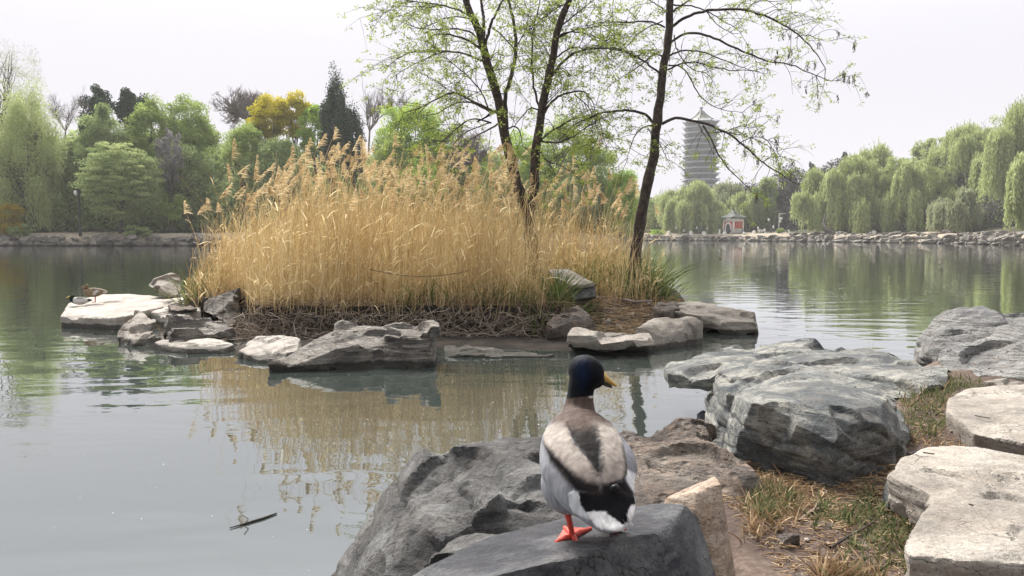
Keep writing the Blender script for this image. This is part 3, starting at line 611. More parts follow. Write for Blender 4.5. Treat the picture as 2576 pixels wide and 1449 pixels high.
def limbs_to(rng, base, fork, tips, r0, sides=5, trunkpts=None):
    """a trunk from base to fork and curved limbs to the tips."""
    t = np.linspace(0, 1, 7)[:, None]; base = np.array(base, float); fork = np.array(fork, float)
    hgt = np.linalg.norm(fork - base)
    tr = base + (fork - base) * t + np.sin(t * np.pi) * rng.normal(size=3) * hgt * .04
    polys, rad = [tr], [np.linspace(r0, r0 * .62, 7)]
    for tip in tips:
        s = rng.uniform(.55, 1.0); st = tr[min(6, int(s * 6))]
        mid = st * .45 + tip * .55 + np.array([0, 0, np.linalg.norm(tip - st) * rng.uniform(-.05, .16)]) + rng.normal(size=3) * hgt * .05
        u = np.linspace(0, 1, 7)[:, None]
        q = (1 - u) ** 2 * st + 2 * u * (1 - u) * mid + u * u * tip; q[1:-1] += rng.normal(size=(5, 3)) * hgt * .015
        polys.append(q); rad.append(np.linspace(r0 * rng.uniform(.3, .45), r0 * .05, 7))
        for _ in range(3):
            i = rng.integers(2, 6); L = np.linalg.norm(tip - st) * rng.uniform(.2, .4)
            dd = (q[i] - q[i - 1]); dd = dd / (np.linalg.norm(dd) + 1e-9) + rng.normal(size=3) * .6; dd /= np.linalg.norm(dd)
            u4 = np.linspace(0, 1, 7)[:, None]
            polys.append(q[i] + dd * L * u4 + rng.normal(size=(7, 3)) * L * .03); rad.append(np.linspace(r0 * .14, r0 * .03, 7))
    return polys, rad
def twigs(rng, starts, dirs, length, r, gens=3, kids=4, spread=.55, upb=.1, seg=5):
    """recursive bare branching."""
    polys, rad = [], []
    cur = [(np.array(s, float), np.array(d, float), length, r) for s, d in zip(starts, dirs)]
    for g in range(gens):
        nxt = []
        for s, d, L, rr in cur:
            d = d / np.linalg.norm(d); pts = [s]; dd = d.copy()
            for _ in range(seg - 1):
                dd = dd + rng.normal(size=3) * .13 + np.array([0, 0, upb * .3]); dd /= np.linalg.norm(dd); pts.append(pts[-1] + dd * L / (seg - 1))
            polys.append(np.array(pts)); rad.append(np.linspace(rr, rr * .5, seg))
            if g < gens - 1:
                for _ in range(kids):
                    i = rng.integers(1, seg); nd = dd + rng.normal(size=3) * spread + np.array([0, 0, upb]); nxt.append((pts[i], nd, L * rng.uniform(.5, .75), rr * .55))
        cur = nxt
    return polys, rad
def zt(x, y, Y): return at(x, y, Y)[2]
def gnd(X, Y): return float((left_z if X < 18 and Y < 125 and X < 14 else right_z)(np.array([X]), np.array([Y]))[0])
def far_tree(label, x, y0, y1, hw, Y, mat, n=8000, size=.26, k=42, trunk=.28, tx=None, ybase=None, cat='tree', name='tree', asp=.6, cr=.27, squash=.6, lump=.2, shell=.4, group=None, bark='bark_far', depth=.8, nt=9, shape=None, seed=None):
    """crown spans photo rows y0..y1 and x-hw..x+hw, at distance Y; the trunk stands on the ground below."""
    if x > 1640: Y = RYm(x, Y, 8 if y1 - y0 > 60 else 4)
    n = int(n * 1.35); k = int(k * 1.7); cr = cr * 1.12
    rng = np.random.default_rng(seed or int(x * 7 + y0 * 3))
    c = at(x, (y0 + y1) / 2, Y); rx = hw * Y / F; rz = (y1 - y0) / 2 * Y / F
    bx = at(tx if tx is not None else x, 580, Y); base = np.array([bx[0], Y, gnd(bx[0], Y) - .1])
    o = root(name, base, label=label, category=cat, group=group)
    V, f, t, C = crown(rng, c, (rx, rx * depth, rz), n, size, k, squash, cr, lump=lump, shell=shell, shape=shape, aspect=asp)
    mesh_from('crown', V, f, LM[mat], o, attrs={'tint': ('FLOAT', t)})
    fork = base * .45 + c * .55; fork[2] = min(base[2] + (c[2] - base[2]) * .75, c[2])
    tips = C[rng.choice(len(C), min(nt, len(C)), replace=False)]
    p, r = limbs_to(rng, base, fork, tips, trunk)
    tv, tf = tube_mesh(p, r, 6); mesh_from('trunk', tv, tf, M[bark], o, smooth=True)
    return o
def willow(label, x, y0, y1, hw, Y, n=260, tx=None, mat='willow', trunk=.4, lw=.14, hang=1.0, seed=None, domes=7, group=None, fork_y=None, name='willow_tree'):
    if x > 1640: Y = RYm(x, Y, 8); hw *= 1.55; n = int(n * 1.35); domes += 4
    rng = np.random.default_rng(seed or int(x * 3 + y0 * 5))
    c = at(x, y0, Y); rx = hw * Y / F; Ht = (y1 - y0) * Y / F; zb = zt(x, y1, Y)
    bx = at(tx if tx is not None else x, 580, Y); base = np.array([bx[0], Y, gnd(bx[0], Y) - .1])
    o = root(name, base, label=label, category='willow', group=group)
    # several domes of hanging strands
    dom = []
    for i in range(domes):
        a = rng.uniform(0, 2 * np.pi); rr = rng.uniform(.1, .78) if i else .12
        top = 1 - rr ** 1.3 * rng.uniform(.25, .85)
        dom.append((np.array([c[0] + math.cos(a) * rr * rx, Y + math.sin(a) * rr * rx * .8, zb + Ht * top]), rx * rng.uniform(.2, .36), Ht * rng.uniform(.08, .16))); dom[-1][0][2] -= dom[-1][2] * 1.0
    V_, T_ = [], []
    for cc, R, Rh in dom:
        m = int(n / domes * 6)
        a = rng.uniform(0, 2 * np.pi, m); rr = np.sqrt(rng.uniform(0, 1, m)) * (1 + .15 * vnoise(np.stack([np.cos(a) * 2, np.sin(a) * 2, a * 0 + R], 1), 5))
        kk = 26; kz_ = -np.abs(rng.normal(size=kk)) * Rh * .6; ca = rng.uniform(0, 2 * np.pi, kk); cr_ = np.sqrt(rng.uniform(0, 1, kk)); wk = rng.uniform(.15, 1.6, kk); idx = rng.choice(kk, m, p=wk / wk.sum())
        mixf = .75
        sx = (np.cos(a) * rr) * (1 - mixf) + (np.cos(ca) * cr_)[idx] * mixf + rng.normal(size=m) * .10
        sy = (np.sin(a) * rr) * (1 - mixf) + (np.sin(ca) * cr_)[idx] * mixf + rng.normal(size=m) * .10
        q = sx ** 2 + sy ** 2
        z0 = cc[2] + Rh * (np.sqrt(np.clip(1 - q, .0, 1)) - .6) * 1.3 + rng.normal(size=m) * Rh * .34 + kz_[idx] * 1.4
        hl = (rng.uniform(.25, .9, kk)[idx] + rng.uniform(-.15, .2, m)).clip(.1, 1.1) * hang * (.45 + .55 * np.clip(q, 0, 1)) * Ht * .62
        hl = np.minimum(hl, np.maximum(z0 - zb, .5)); seg = .55
        tint_k = rng.uniform(.0, 1, kk)[idx]
        for s in range(int(math.ceil(hl.max() / seg))):
            ok = hl > s * seg * .8
            if not ok.any(): break
            mk = ok.sum(); pos = np.stack([cc[0] + sx[ok] * R * (1 + s * .006), cc[1] + sy[ok] * R, z0[ok] - s * seg * .8], 1) + rng.normal(size=(mk, 3)) * [.10, .10, .12]
            v, _ = leaf_quads(pos, seg * 1.1, lw, rng, .1, direction=np.tile([0, 0, -1.0], (mk, 1)))
            V_.append(v); T_.append(np.repeat(np.clip(tint_k[ok] * .65 + rng.uniform(0, .35, mk), 0, 1), 4))
    V = np.vstack(V_); t = np.concatenate(T_)
    mesh_from('crown', V, np.arange(len(V)).reshape(-1, 4), LM[mat], o, attrs={'tint': ('FLOAT', t)})
    fork = np.array([base[0] * .4 + c[0] * .6, Y, base[2] + (zb + Ht * .5 - base[2]) * .62])
    tips = [d[0] + np.array([0, 0, d[2] * .2]) for d in dom] + [d[0] + rng.normal(size=3) * d[1] * .5 for d in dom]
    p, r = limbs_to(rng, base, fork, tips, trunk)
    tv, tf = tube_mesh(p, r, 6); mesh_from('trunk', tv, tf, M['bark_far'], o, smooth=True)
    return o
def cone_shape(C):
    C = C.copy(); h = (C[:, 2] + 1) / 2; w = (1 - h) ** .75 * 1.05 + .08; C[:, 0] *= w; C[:, 1] *= w; return C
def spire_shape(C):
    C = C.copy(); h = np.clip((C[:, 2] + 1) / 2, 0, 1); w = np.where(h < .25, .8 + h, 1.05 * (1 - (h - .25) / .78).clip(0, 1) ** .6) + .05; C[:, 0] *= w; C[:, 1] *= w; return C
def bare_tree(label, x, y0, hw, Y, tx=None, ysplit=None, r=.16, gens=5, kids=4, mat='bark_grey', name='bare_tree', seed=None, spread=.5, upb=.12, nst=5):
    rng = np.random.default_rng(seed or int(x + y0 * 11)); tx = tx or x
    b = at(tx, 580, Y); base = np.array([b[0], Y, gnd(b[0], Y) - .1]); sp_ = at(x, ysplit or (y0 + 80), Y); top = zt(x, y0, Y)
    o = root(name, base, label=label, category='tree')
    L = (top - sp_[2]) * .62; dirs = [np.array([rng.uniform(-1, 1) * hw * Y / F / max(L, .1) * 1.5, rng.uniform(-.6, .6), 1.0]) for _ in range(nst)]
    p, rr = twigs(rng, [sp_] * nst, dirs, L * .6, r * .6, gens, kids, spread, upb)
    P0, R0 = limbs_to(rng, base, sp_, [], r)
    tv, tf = join([tube_mesh(P0, R0, 6), tube_mesh(p, rr, 3)])
    mesh_from('trunk', tv, tf, M[mat], o); return o

# ------------------------------------------------------------------ the left land's trees (80-110 m away)
far_tree('tall pale wispy tree topping the far left corner', 30, 82, 300, 98, 102, 'paleg', 3600, .19, 60, .3, tx=20, shell=.1, cr=.24, asp=.35, nt=22)
far_tree('feathery crown spreading over the broad willow at the far left', 62, 190, 545, 108, 88.5, 'willow', 17000, .19, 75, .25, cr=.22, lump=.3, shell=.3, squash=.9, tx=70)
willow('broad light green willow at the far left with a leaning dark trunk', 55, 225, 575, 118, 91, n=420, tx=98, trunk=.55, domes=10, lw=.12)
far_tree('feathery light green tree filling the far left above the orange shrub', 35, 300, 520, 95, 95, 'willow', 9000, .24, 50, .3, tx=-20)
bare_tree('thin bare forked tree between the left willow and the dark round pine', 165, 190, 26, 97, ysplit=330, r=.12, tx=170)
far_tree('slender green tree behind the left willow with thin dark stems', 170, 330, 520, 62, 94, 'mid', 9000, .24, 40, .2)
far_tree('dark round pine on the left, left one of the two dark tops', 240, 198, 380, 50, 100, 'dark', 9500, .28, 22, .3, cr=.34, lump=.3)
far_tree('dark round pine on the left, right one of the two dark tops', 332, 190, 370, 50, 101, 'dark', 9500, .28, 22, .3, cr=.34, lump=.3)
far_tree('pale grey green tree in front of the left dark pines', 262, 245, 470, 72, 95, 'mid', 12000, .24, 55, .25)
far_tree('bright green rounded tree beside the right dark pine', 380, 238, 430, 72, 96, 'green', 12000, .25, 50, .25)
far_tree('large spreading grey green shrub tree in front of the lamp post', 305, 345, 580, 118, 87.5, 'mid', 22000, .20, 90, .2, cat='tree', squash=.35, cr=.24, name='layered_tree', lump=.1)
far_tree('pale green leaf layer added as highlights over the grey green shrub tree', 302, 338, 560, 108, 86.8, 'willow', 15000, .19, 95, .18, squash=.25, cr=.15)  # second, paler set of leaves painting highlights onto the shrub tree above
far_tree('lilac grey flowering vine hanging over the trees beside the layered tree', 425, 310, 480, 38, 90, 'greyl', 6000, .17, 50, .12, cr=.2, name='flowering_vine', cat='vine')
far_tree('light green tree with a grey hem left of the bare crown', 480, 228, 420, 88, 98, 'green', 13000, .26, 50, .3)
far_tree('grey green tree below the light green one and behind the reeds', 470, 330, 560, 80, 93, 'mid', 14000, .24, 60, .25)
far_tree('small bright green bush right of the layered tree', 440, 470, 560, 45, 90, 'green', 5000, .2, 24, .12, cat='bush', name='bush')
bare_tree('wide bare crowned tree rising above the yellow trees', 622, 176, 130, 108, ysplit=300, r=.3, gens=5, kids=5, spread=.7, nst=9)
far_tree('yellow blossoming tree, broad one below the bare crown', 672, 235, 360, 72, 98, 'yellow', 10000, .26, 40, .25)
far_tree('yellow blossoming tree with the highest yellow top', 742, 222, 350, 52, 99, 'yellow', 8000, .26, 34, .25)
far_tree('yellow green tree just left of the tall cypress', 790, 250, 420, 45, 97, 'lime', 7000, .25, 34, .22)
far_tree('green tree with dark stems under the yellow trees', 620, 290, 470, 70, 94, 'green', 11000, .25, 50, .25)
far_tree('grey green tree behind the left half of the reeds', 700, 330, 520, 90, 93, 'mid', 14000, .25, 60, .25)
far_tree('tall dark cypress with a pointed top behind the reeds', 842, 160, 470, 54, 92, 'dark', 16000, .22, 90, .3, name='cypress_tree', shape=spire_shape, cr=.2, lump=.1, squash=1.1, shell=.2)
far_tree('shorter dark cypress leaning against the tall one', 886, 240, 480, 42, 93, 'dark', 10000, .22, 60, .25, name='cypress_tree', shape=spire_shape, cr=.22, lump=.1, squash=1.1, shell=.2)
bare_tree('pale bare tree right of the cypress with upright twigs', 930, 180, 45, 104, ysplit=330, r=.18, spread=.35, upb=.25, gens=5)
bare_tree('faint bare tree between the cypress and the island trees', 1000, 205, 40, 108, ysplit=330, r=.14, spread=.4, upb=.25)
far_tree('fresh green tree right of the cypress', 1040, 240, 430, 100, 96, 'lime', 15000, .25, 50, .25)
far_tree('bluish green tree behind the reeds right of the cypress', 990, 310, 520, 80, 93, 'green', 13000, .25, 55, .25)
far_tree('low yellow green bush seen through the middle reed tops', 1050, 400, 520, 85, 90, 'lime', 9000, .22, 46, .2, cat='bush', name='bush')
far_tree('dull green tree behind the left island trunk', 1150, 285, 560, 80, 95, 'green', 13000, .25, 45, .25)
bare_tree('grey bare thicket behind the left island trunk', 1170, 280, 95, 92, ysplit=430, r=.22, gens=5, kids=5, spread=.7, nst=7, mat='bark_grey')
far_tree('light green tree between the island trunks', 1300, 305, 540, 85, 96, 'lime', 13000, .25, 46, .25)
far_tree('tall light green tree right of the middle island trunk', 1420, 275, 520, 72, 97, 'green', 12000, .25, 46, .25, lump=.3)
far_tree('fresh green tree left of the right island trunk', 1500, 330, 560, 62, 94, 'green', 12000, .24, 46, .22)
far_tree('green tree ending the left land beside the right island trunk', 1560, 400, 600, 52, 92, 'lime', 11000, .22, 46, .2)
far_tree('dark green undergrowth tree behind the right reeds', 1440, 420, 600, 80, 93, 'mid', 11000, .24, 50, .2)
far_tree('orange flowering shrub at the left edge of the far bank', 18, 508, 600, 62, 86.5, 'orange', 9000, .16, 34, .1, cat='shrub', name='flowering_shrub', tx=18, squash=.8)
far_tree('small drab shrub right below the orange flowering shrub', 55, 560, 606, 35, 85.5, 'mid', 3000, .14, 18, .06, cat='shrub', name='shrub')
far_tree('low green shrub at the foot of the layered tree', 345, 560, 604, 42, 86, 'mid', 3500, .14, 20, .06, cat='shrub', name='shrub')
# the wood behind them reads as one mass
def woods(name, label, xs, y0s, y1, Y0, Y1, n, mat, size, seed, yf=None):
    rng = np.random.default_rng(seed); x = rng.uniform(xs[0], xs[-1], n); Y = rng.uniform(Y0, Y1, n) + (yf(x) if yf else 0)
    top = np.interp(x, xs, y0s) + 14 * np.sin(x * .05) + 9 * np.sin(x * .013 + Y); y = top + (y1 - top) * rng.uniform(0, 1, n) ** .9
    P = np.array([at(a, b, c) for a, b, c in zip(x, y, Y)])
    V, f = leaf_quads(P, size, size * .6, rng, .6); tint = np.clip(.5 + .35 * vnoise(P * .45, 3) + rng.uniform(-.25, .25, n), 0, 1)
    tagit(mesh_from(name, V, f, LM[mat], attrs={'tint': ('FLOAT', np.repeat(tint, 4))}), label, None, None, 'stuff')
woods('woods', 'dark wood behind the left trees', [-80, 60, 200, 420, 600, 900, 1100, 1600], [330, 360, 330, 330, 370, 390, 380, 460], 600, 100, 112, 60000, 'mid', .85, 5)
woods('undergrowth', 'shaded undergrowth between the left trunks', [-80, 200, 500, 900, 1300, 1615], [470, 450, 450, 430, 430, 500], 592, 92, 99, 34000, 'mid', .5, 6)
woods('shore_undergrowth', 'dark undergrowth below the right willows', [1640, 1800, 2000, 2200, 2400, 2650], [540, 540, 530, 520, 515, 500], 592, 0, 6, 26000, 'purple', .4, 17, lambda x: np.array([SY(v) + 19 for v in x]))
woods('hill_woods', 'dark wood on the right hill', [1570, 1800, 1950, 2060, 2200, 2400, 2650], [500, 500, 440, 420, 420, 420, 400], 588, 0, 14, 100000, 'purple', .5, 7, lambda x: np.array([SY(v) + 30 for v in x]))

# ------------------------------------------------------------------ right shore trees (105-190 m away)
R_ = [('pale willow just right of the right island trunk', 1690, 470, 588, 52, 176, 500, 'willow'), ('hazy willow below the pagoda, left one', 1745, 448, 592, 52, 168, 800, 'willow'),
      ('low fountain shaped willow left of the red gatehouse', 1790, 500, 600, 42, 163, 600, 'willow'), ('high pale willow crown right of the pagoda foot', 1830, 455, 570, 62, 180, 700, 'paleg'),
      ('hazy willow above the red gatehouse', 1865, 480, 580, 48, 172, 500, 'willow'), ('big weeping willow leaning over the stones right of the gatehouse', 2050, 470, 590, 75, 150, 1300, 'willow'),
      ('tall weeping willow in the middle of the right shore', 2130, 385, 578, 66, 152, 1500, 'willow'), ('tall weeping willow with the rounded top right of the dark conifer', 2215, 362, 570, 78, 156, 1700, 'willow'),
      ('weeping willow behind the tall rounded willows', 2160, 430, 590, 50, 146, 900, 'willow'), ('huge willow second from the right edge', 2440, 300, 530, 85, 140, 1500, 'willow'),
      ('tallest willow rising at the right edge', 2600, 245, 575, 100, 128, 2600, 'willow'), ('pale willow in front of the tallest right willow', 2480, 380, 580, 70, 134, 1300, 'willow')]
R_ += [('weeping willow filling the slope between the rounded yellow green tree and the dark thicket', 2290, 400, 585, 48, 135, 900, 'willow'), ('low pale willow at the foot of the huge right willow', 2420, 470, 588, 52, 118, 900, 'paleg'), ('willow hanging over the small green tree at the right end', 2600, 380, 590, 60, 108, 1200, 'willow')]
for lb, x, y0, y1, hw, Y in (('leafy pale tree crown between the tall weeping willows', 2175, 385, 520, 50, 150), ('loose light green crown behind the rounded willow', 2255, 380, 540, 55, 145), ('airy green crown left of the huge willow', 2395, 335, 500, 55, 145), ('airy light crown between the huge and the tallest willow', 2500, 285, 480, 70, 138), ('pale leafy crown filling the dip left of the huge right willow', 2330, 370, 560, 60, 140), ('low light green crown behind the big weeping willow', 2100, 455, 560, 45, 158)):
    far_tree(lb, x, y0, y1, hw, Y, 'willow', 9000, .28, 46, .25, cr=.22, lump=.35, shell=.3)
for lb, x, y0, y1, hw, Y, n, mt in R_:
    willow(lb, x, y0, y1, hw, Y, n=n, mat=mt, lw=.17, trunk=.38, tx={2050: 2098, 1865: 1845}.get(x))
far_tree('rounded yellow green tree between the tall willows', 2345, 335, 470, 58, 162, 'willow', 9000, .4, 36, .3)
far_tree('dull thicket tree right of the gatehouse', 1925, 430, 585, 42, 172, 'mid', 9000, .4, 36, .25)
far_tree('hazy green tree just right of the right island trunk', 1646, 478, 596, 42, 182, 'willow', 7000, .3, 36, .2)
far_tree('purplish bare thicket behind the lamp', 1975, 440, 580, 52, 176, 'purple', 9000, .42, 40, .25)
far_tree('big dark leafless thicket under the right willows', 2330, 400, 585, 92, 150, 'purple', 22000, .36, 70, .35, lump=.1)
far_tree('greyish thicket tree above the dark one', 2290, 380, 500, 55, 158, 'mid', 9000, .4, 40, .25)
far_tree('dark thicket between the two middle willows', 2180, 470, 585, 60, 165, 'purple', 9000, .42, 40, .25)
for lb, x, y0, hw in (('dark conifer left of the tall weeping willow, the darkest pointed one', 2124, 378, 22), ('pointed conifer, the tallest of the grey hazy pair', 2042, 398, 24), ('pointed grey conifer left of the tall hazy one', 1990, 425, 26)):
    far_tree(lb, x, y0, y0 + 110, hw, 185, 'dark', 5000, .4, 50, .3, name='conifer_tree', shape=spire_shape, cr=.22, squash=.9, shell=.2)
far_tree('small green tree by the water at the right end', 2530, 515, 588, 36, 118, 'green', 7000, .2, 30, .12, tx=2508)
far_tree('low green bush left of the yellow flowering shrub', 2222, 560, 584, 22, 148, 'green', 2200, .22, 14, .06, cat='bush', name='bush')
far_tree('yellow flowering shrub among the right shore stones', 2335, 560, 592, 30, 132, 'lime', 4000, .17, 22, .06, cat='shrub', name='flowering_shrub')
far_tree('light grey green spreading shrub above the yellow one', 2370, 530, 580, 34, 133, 'mid', 3500, .18, 22, .06, cat='shrub', name='shrub')
far_tree('pink blossoming shrub on the right bank', 2420, 552, 572, 16, 126, 'pink', 1500, .15, 14, .05, cat='shrub', name='flowering_shrub')
far_tree('drab bush by the lantern at the right end', 2460, 560, 590, 28, 122, 'mid', 3000, .17, 18, .05, cat='bush', name='bush')
far_tree('small round green bush beside the short lamp', 1965, 572, 590, 14, 160, 'green', 1500, .22, 12, .05, cat='bush', name='bush')
far_tree('low yellow green bush at the left end of the right shore', 1655, 575, 596, 28, 168, 'lime', 2600, .24, 16, .05, cat='bush', name='bush')

# ------------------------------------------------------------------ edging stones of the far shores
variants = []
for i in range(6):
    rng = np.random.default_rng(100 + i); q = rng.normal(size=(16, 3)); q /= np.linalg.norm(q, axis=1, keepdims=True)
    q = np.sign(q) * np.abs(q) ** .6 * np.array([1, .6, .42])
    V, f = rock_mesh([q], .11, 14, .12, .05, 2.0, ((.1, 0, 1), .3, .05), 300 + i)
    me = bpy.data.meshes.new('shore_stone')
    me.from_pydata([tuple(v) for v in V], [], [tuple(int(a) for a in t) for t in f]); me.materials.append(M['rock_far']); me.update()
    me.polygons.foreach_set('use_smooth', np.ones(len(me.polygons), dtype=bool))
    try: me.set_sharp_from_angle(angle=math.radians(30))
    except Exception: pass
    variants.append(me)
def shore_row(px0, px1, edge, n, w, zoff, dy, label, group, seed):
    rng = np.random.default_rng(seed)
    for i in range(n):
        x = px0 + (px1 - px0) * (i + rng.uniform(.15, .85)) / n
        c = edge(x); Y = c[1] + dy + rng.uniform(-.15, .15)
        P = at(x, 600, Y); s = w * rng.uniform(.6, 1.35)
        o = bpy.data.objects.new('shore_rock', variants[rng.integers(6)]); COL.objects.link(o)
        o.location = (P[0], Y, zoff + rng.uniform(-.08, .1)); o.scale = (s, s * rng.uniform(.7, 1.1), s * rng.uniform(.6, 1.1)); o.rotation_euler = (rng.uniform(-.12, .12), rng.uniform(-.2, .2), rng.uniform(-.5, .5) + (math.pi if rng.random() < .5 else 0))
        tagit(o, label, 'rock', group)
le = lambda x: np.array([0, np.interp(at(x, 618, 84)[0], LX, LY), 0])
re_ = lambda x: np.array([0, SY(x), 0])
shore_row(-40, 560, le, 26, 1.0, .12, -.1, 'grey stone in the lower course of the left shore edging', 'lower stones of the left shore edging', 1)
shore_row(-60, 570, le, 24, 1.05, .68, .35, 'grey stone in the upper course of the left shore edging', 'upper stones of the left shore edging', 2)
shore_row(1625, 2600, re_, 74, 1.2, .05, -.3, 'grey stone at the waterline of the right shore', 'waterline stones of the right shore', 3)
shore_row(1625, 2600, re_, 66, 1.1, .62, .6, 'grey stone in the second row of the right shore', 'second row stones of the right shore', 4)
shore_row(1980, 2600, re_, 34, 1.1, 1.2, 3.6, 'grey stone scattered high on the right bank', 'stones scattered on the right bank', 5)
# ------------------------------------------------------------------ island trees (10-13 m away), limbs traced from the photo
def z1(pts): return [(880.5 + a * .2691, b * .2691) for a, b in pts]
def z2(pts): return [(1446.7 + a * .293, b * .293) for a, b in pts]
def z4(pts): return [(1006 + a * .3038, 220 + b * .3038) for a, b in pts]
def poly3(pts, Y0, Y1, n=None):
    """photo polyline -> smooth 3-D polyline whose distance runs from Y0 to Y1."""
    P = np.array(pts, float); s = np.r_[0, np.cumsum(np.linalg.norm(np.diff(P, axis=0), axis=1))]; s /= s[-1]
    n = n or max(8, len(P) * 4); u = np.linspace(0, 1, n)
    # Catmull-Rom through the control points
    def cr(v):
        m = np.gradient(v, s); i = np.clip(np.searchsorted(s, u) - 1, 0, len(s) - 2); h = s[i + 1] - s[i]; t = (u - s[i]) / h
        return (2 * t**3 - 3 * t**2 + 1) * v[i] + (t**3 - 2 * t**2 + t) * h * m[i] + (-2 * t**3 + 3 * t**2) * v[i + 1] + (t**3 - t**2) * h * m[i + 1]
    X, Yp = cr(P[:, 0]), cr(P[:, 1])
    return np.array([at(a, b, Y0 + (Y1 - Y0) * c) for a, b, c in zip(X, Yp, u)])
def island_tree(label, trunks, limbs, seed, leafn, leafsz, twign, seeds=0, leafmat='spring', twl=(.25, .8), droop=.35, extra=None):
    rng = np.random.default_rng(seed)
    T = []; 
    for pts, Y0, Y1, r0, r1 in trunks:
        p = poly3(pts, Y0, Y1, 26); r = np.linspace(r0, r1, 26) * (1 + rng.uniform(-.06, .06, 26)); p += rng.normal(size=p.shape) * .006
        T.append((p, r))
    base = T[0][0][0].copy(); base[2] = float(isl_z(base[:1], base[1:2])[0]) - .05
    p0 = T[0][0]; p0[0, 2] = base[2]; o = root('island_tree', base, label=label, category='tree')
    tv, tf = tube_mesh([t[0] for t in T], [t[1] for t in T], 10)
    tv = tv + (fbm(tv * np.array([30, 30, 7]), seed, 3) * .006)[:, None] * rng.normal(size=3)
    mesh_from('trunk', tv, tf, M['bark_dark'], o, smooth=True)
    B, R = [], []
    for pts, Y0, dY, r0 in limbs:
        q = poly3(pts, Y0, Y0 + dY); n = len(q); q[1:] += np.cumsum(rng.normal(size=(n - 1, 3)) * .006, 0); B.append(q); R.append(r0 * (1 - np.linspace(0, 1, n)) ** .8 * .85 + r0 * .15)
    mainB = list(B)
    tips = []; tw, twr = [], []
    src = mainB + [t[0][12:] for t in T[:]]
    lens = np.array([np.linalg.norm(np.diff(q, axis=0), axis=1).sum() for q in src]); pr = lens / lens.sum()
    for _ in range(twign):
        q = src[rng.choice(len(src), p=pr)]; i = rng.integers(max(1, len(q) // 6), len(q) - 1) if q is not None else 1
        d = q[min(i + 1, len(q) - 1)] - q[i]; d /= np.linalg.norm(d) + 1e-9
        a = rng.normal(size=3); a -= a @ d * d; a /= np.linalg.norm(a); dd = d * rng.uniform(.3, 1.0) + a * rng.uniform(.5, 1.1) + np.array([0, 0, .25]); dd /= np.linalg.norm(dd)
        L = rng.uniform(*twl); pts = [q[i]]; K = 7
        for s in range(K - 1):
            dd = dd + np.array([0, 0, -droop / K * 1.3]) + rng.normal(size=3) * .09; dd /= np.linalg.norm(dd); pts.append(pts[-1] + dd * L / (K - 1))
        pts = np.array(pts); tw.append(pts); twr.append(np.linspace(.0048, .0016, K)); tips += [(pts[-1], dd), (pts[4], dd)]
        for _k in range(2):
            j = rng.integers(2, 6); e2 = dd + rng.normal(size=3) * .7; e2 /= np.linalg.norm(e2); l2 = L * rng.uniform(.3, .6); u = np.linspace(0, 1, K)[:, None]
            t2 = pts[j] + e2 * l2 * u + np.array([0, 0, -1.]) * (u ** 2) * l2 * droop * .6; tw.append(t2); twr.append(np.linspace(.003, .0012, K)); tips.append((t2[-1], e2))
    for q in mainB: tips.append((q[-1], q[-1] - q[-2]))
    bv, bf = join([tube_mesh(B, R, 6), tube_mesh(tw, twr, 3)])
    mesh_from('branches', bv, bf, M['bark_dark'], o, smooth=True)
    # rosettes of leaflets at the twig ends
    sel = rng.permutation(len(tips))[:leafn]; V_, T_ = [], []
    for i in sel:
        p, d = tips[i]; m = rng.integers(9, 18); cl = rng.uniform(.1, .9)
        dirs = rng.normal(size=(m, 3)); dirs /= np.linalg.norm(dirs, axis=1, keepdims=True); dirs[:, 2] *= .7; dirs += d / (np.linalg.norm(d) + 1e-9) * .4
        L = leafsz * rng.uniform(.7, 1.3, m); ctr = p + dirs * L[:, None] * rng.uniform(.5, 1.9, (m, 1))
        v, _ = leaf_quads(ctr, leafsz * 1.15, leafsz * .46, rng, .4, direction=dirs)
        V_.append(v); T_.append(np.repeat(np.clip(cl * .5 + rng.uniform(0, .5, m), 0, 1), 4))
    V = np.vstack(V_)
    mesh_from('foliage', V, np.arange(len(V)).reshape(-1, 4), LM[leafmat], o, attrs={'tint': ('FLOAT', np.concatenate(T_))})
    if seeds:
        ends = [t for t in tips if px(t[0])[0] > 1480 and px(t[0])[1] > 60]
        low = sorted(range(len(ends)), key=lambda i: -px(ends[i][0])[0] - rng.uniform(0, 900))[:seeds]
        for i in low:
            p = ends[i][0]; m = rng.integers(16, 30)
            ctr = p + np.stack([rng.normal(size=m) * .012, rng.normal(size=m) * .012, -rng.uniform(.01, .11, m)], 1)
            v, f = leaf_quads(ctr, .048, .011, rng, .1, direction=np.tile([0, 0, -1.], (m, 1)))
            mesh_from('seed_cluster', v, f, LM['pod'], o, attrs={'tint': ('FLOAT', np.repeat(rng.uniform(0, 1, m), 4))})
    return o
Y1_ = 12.2
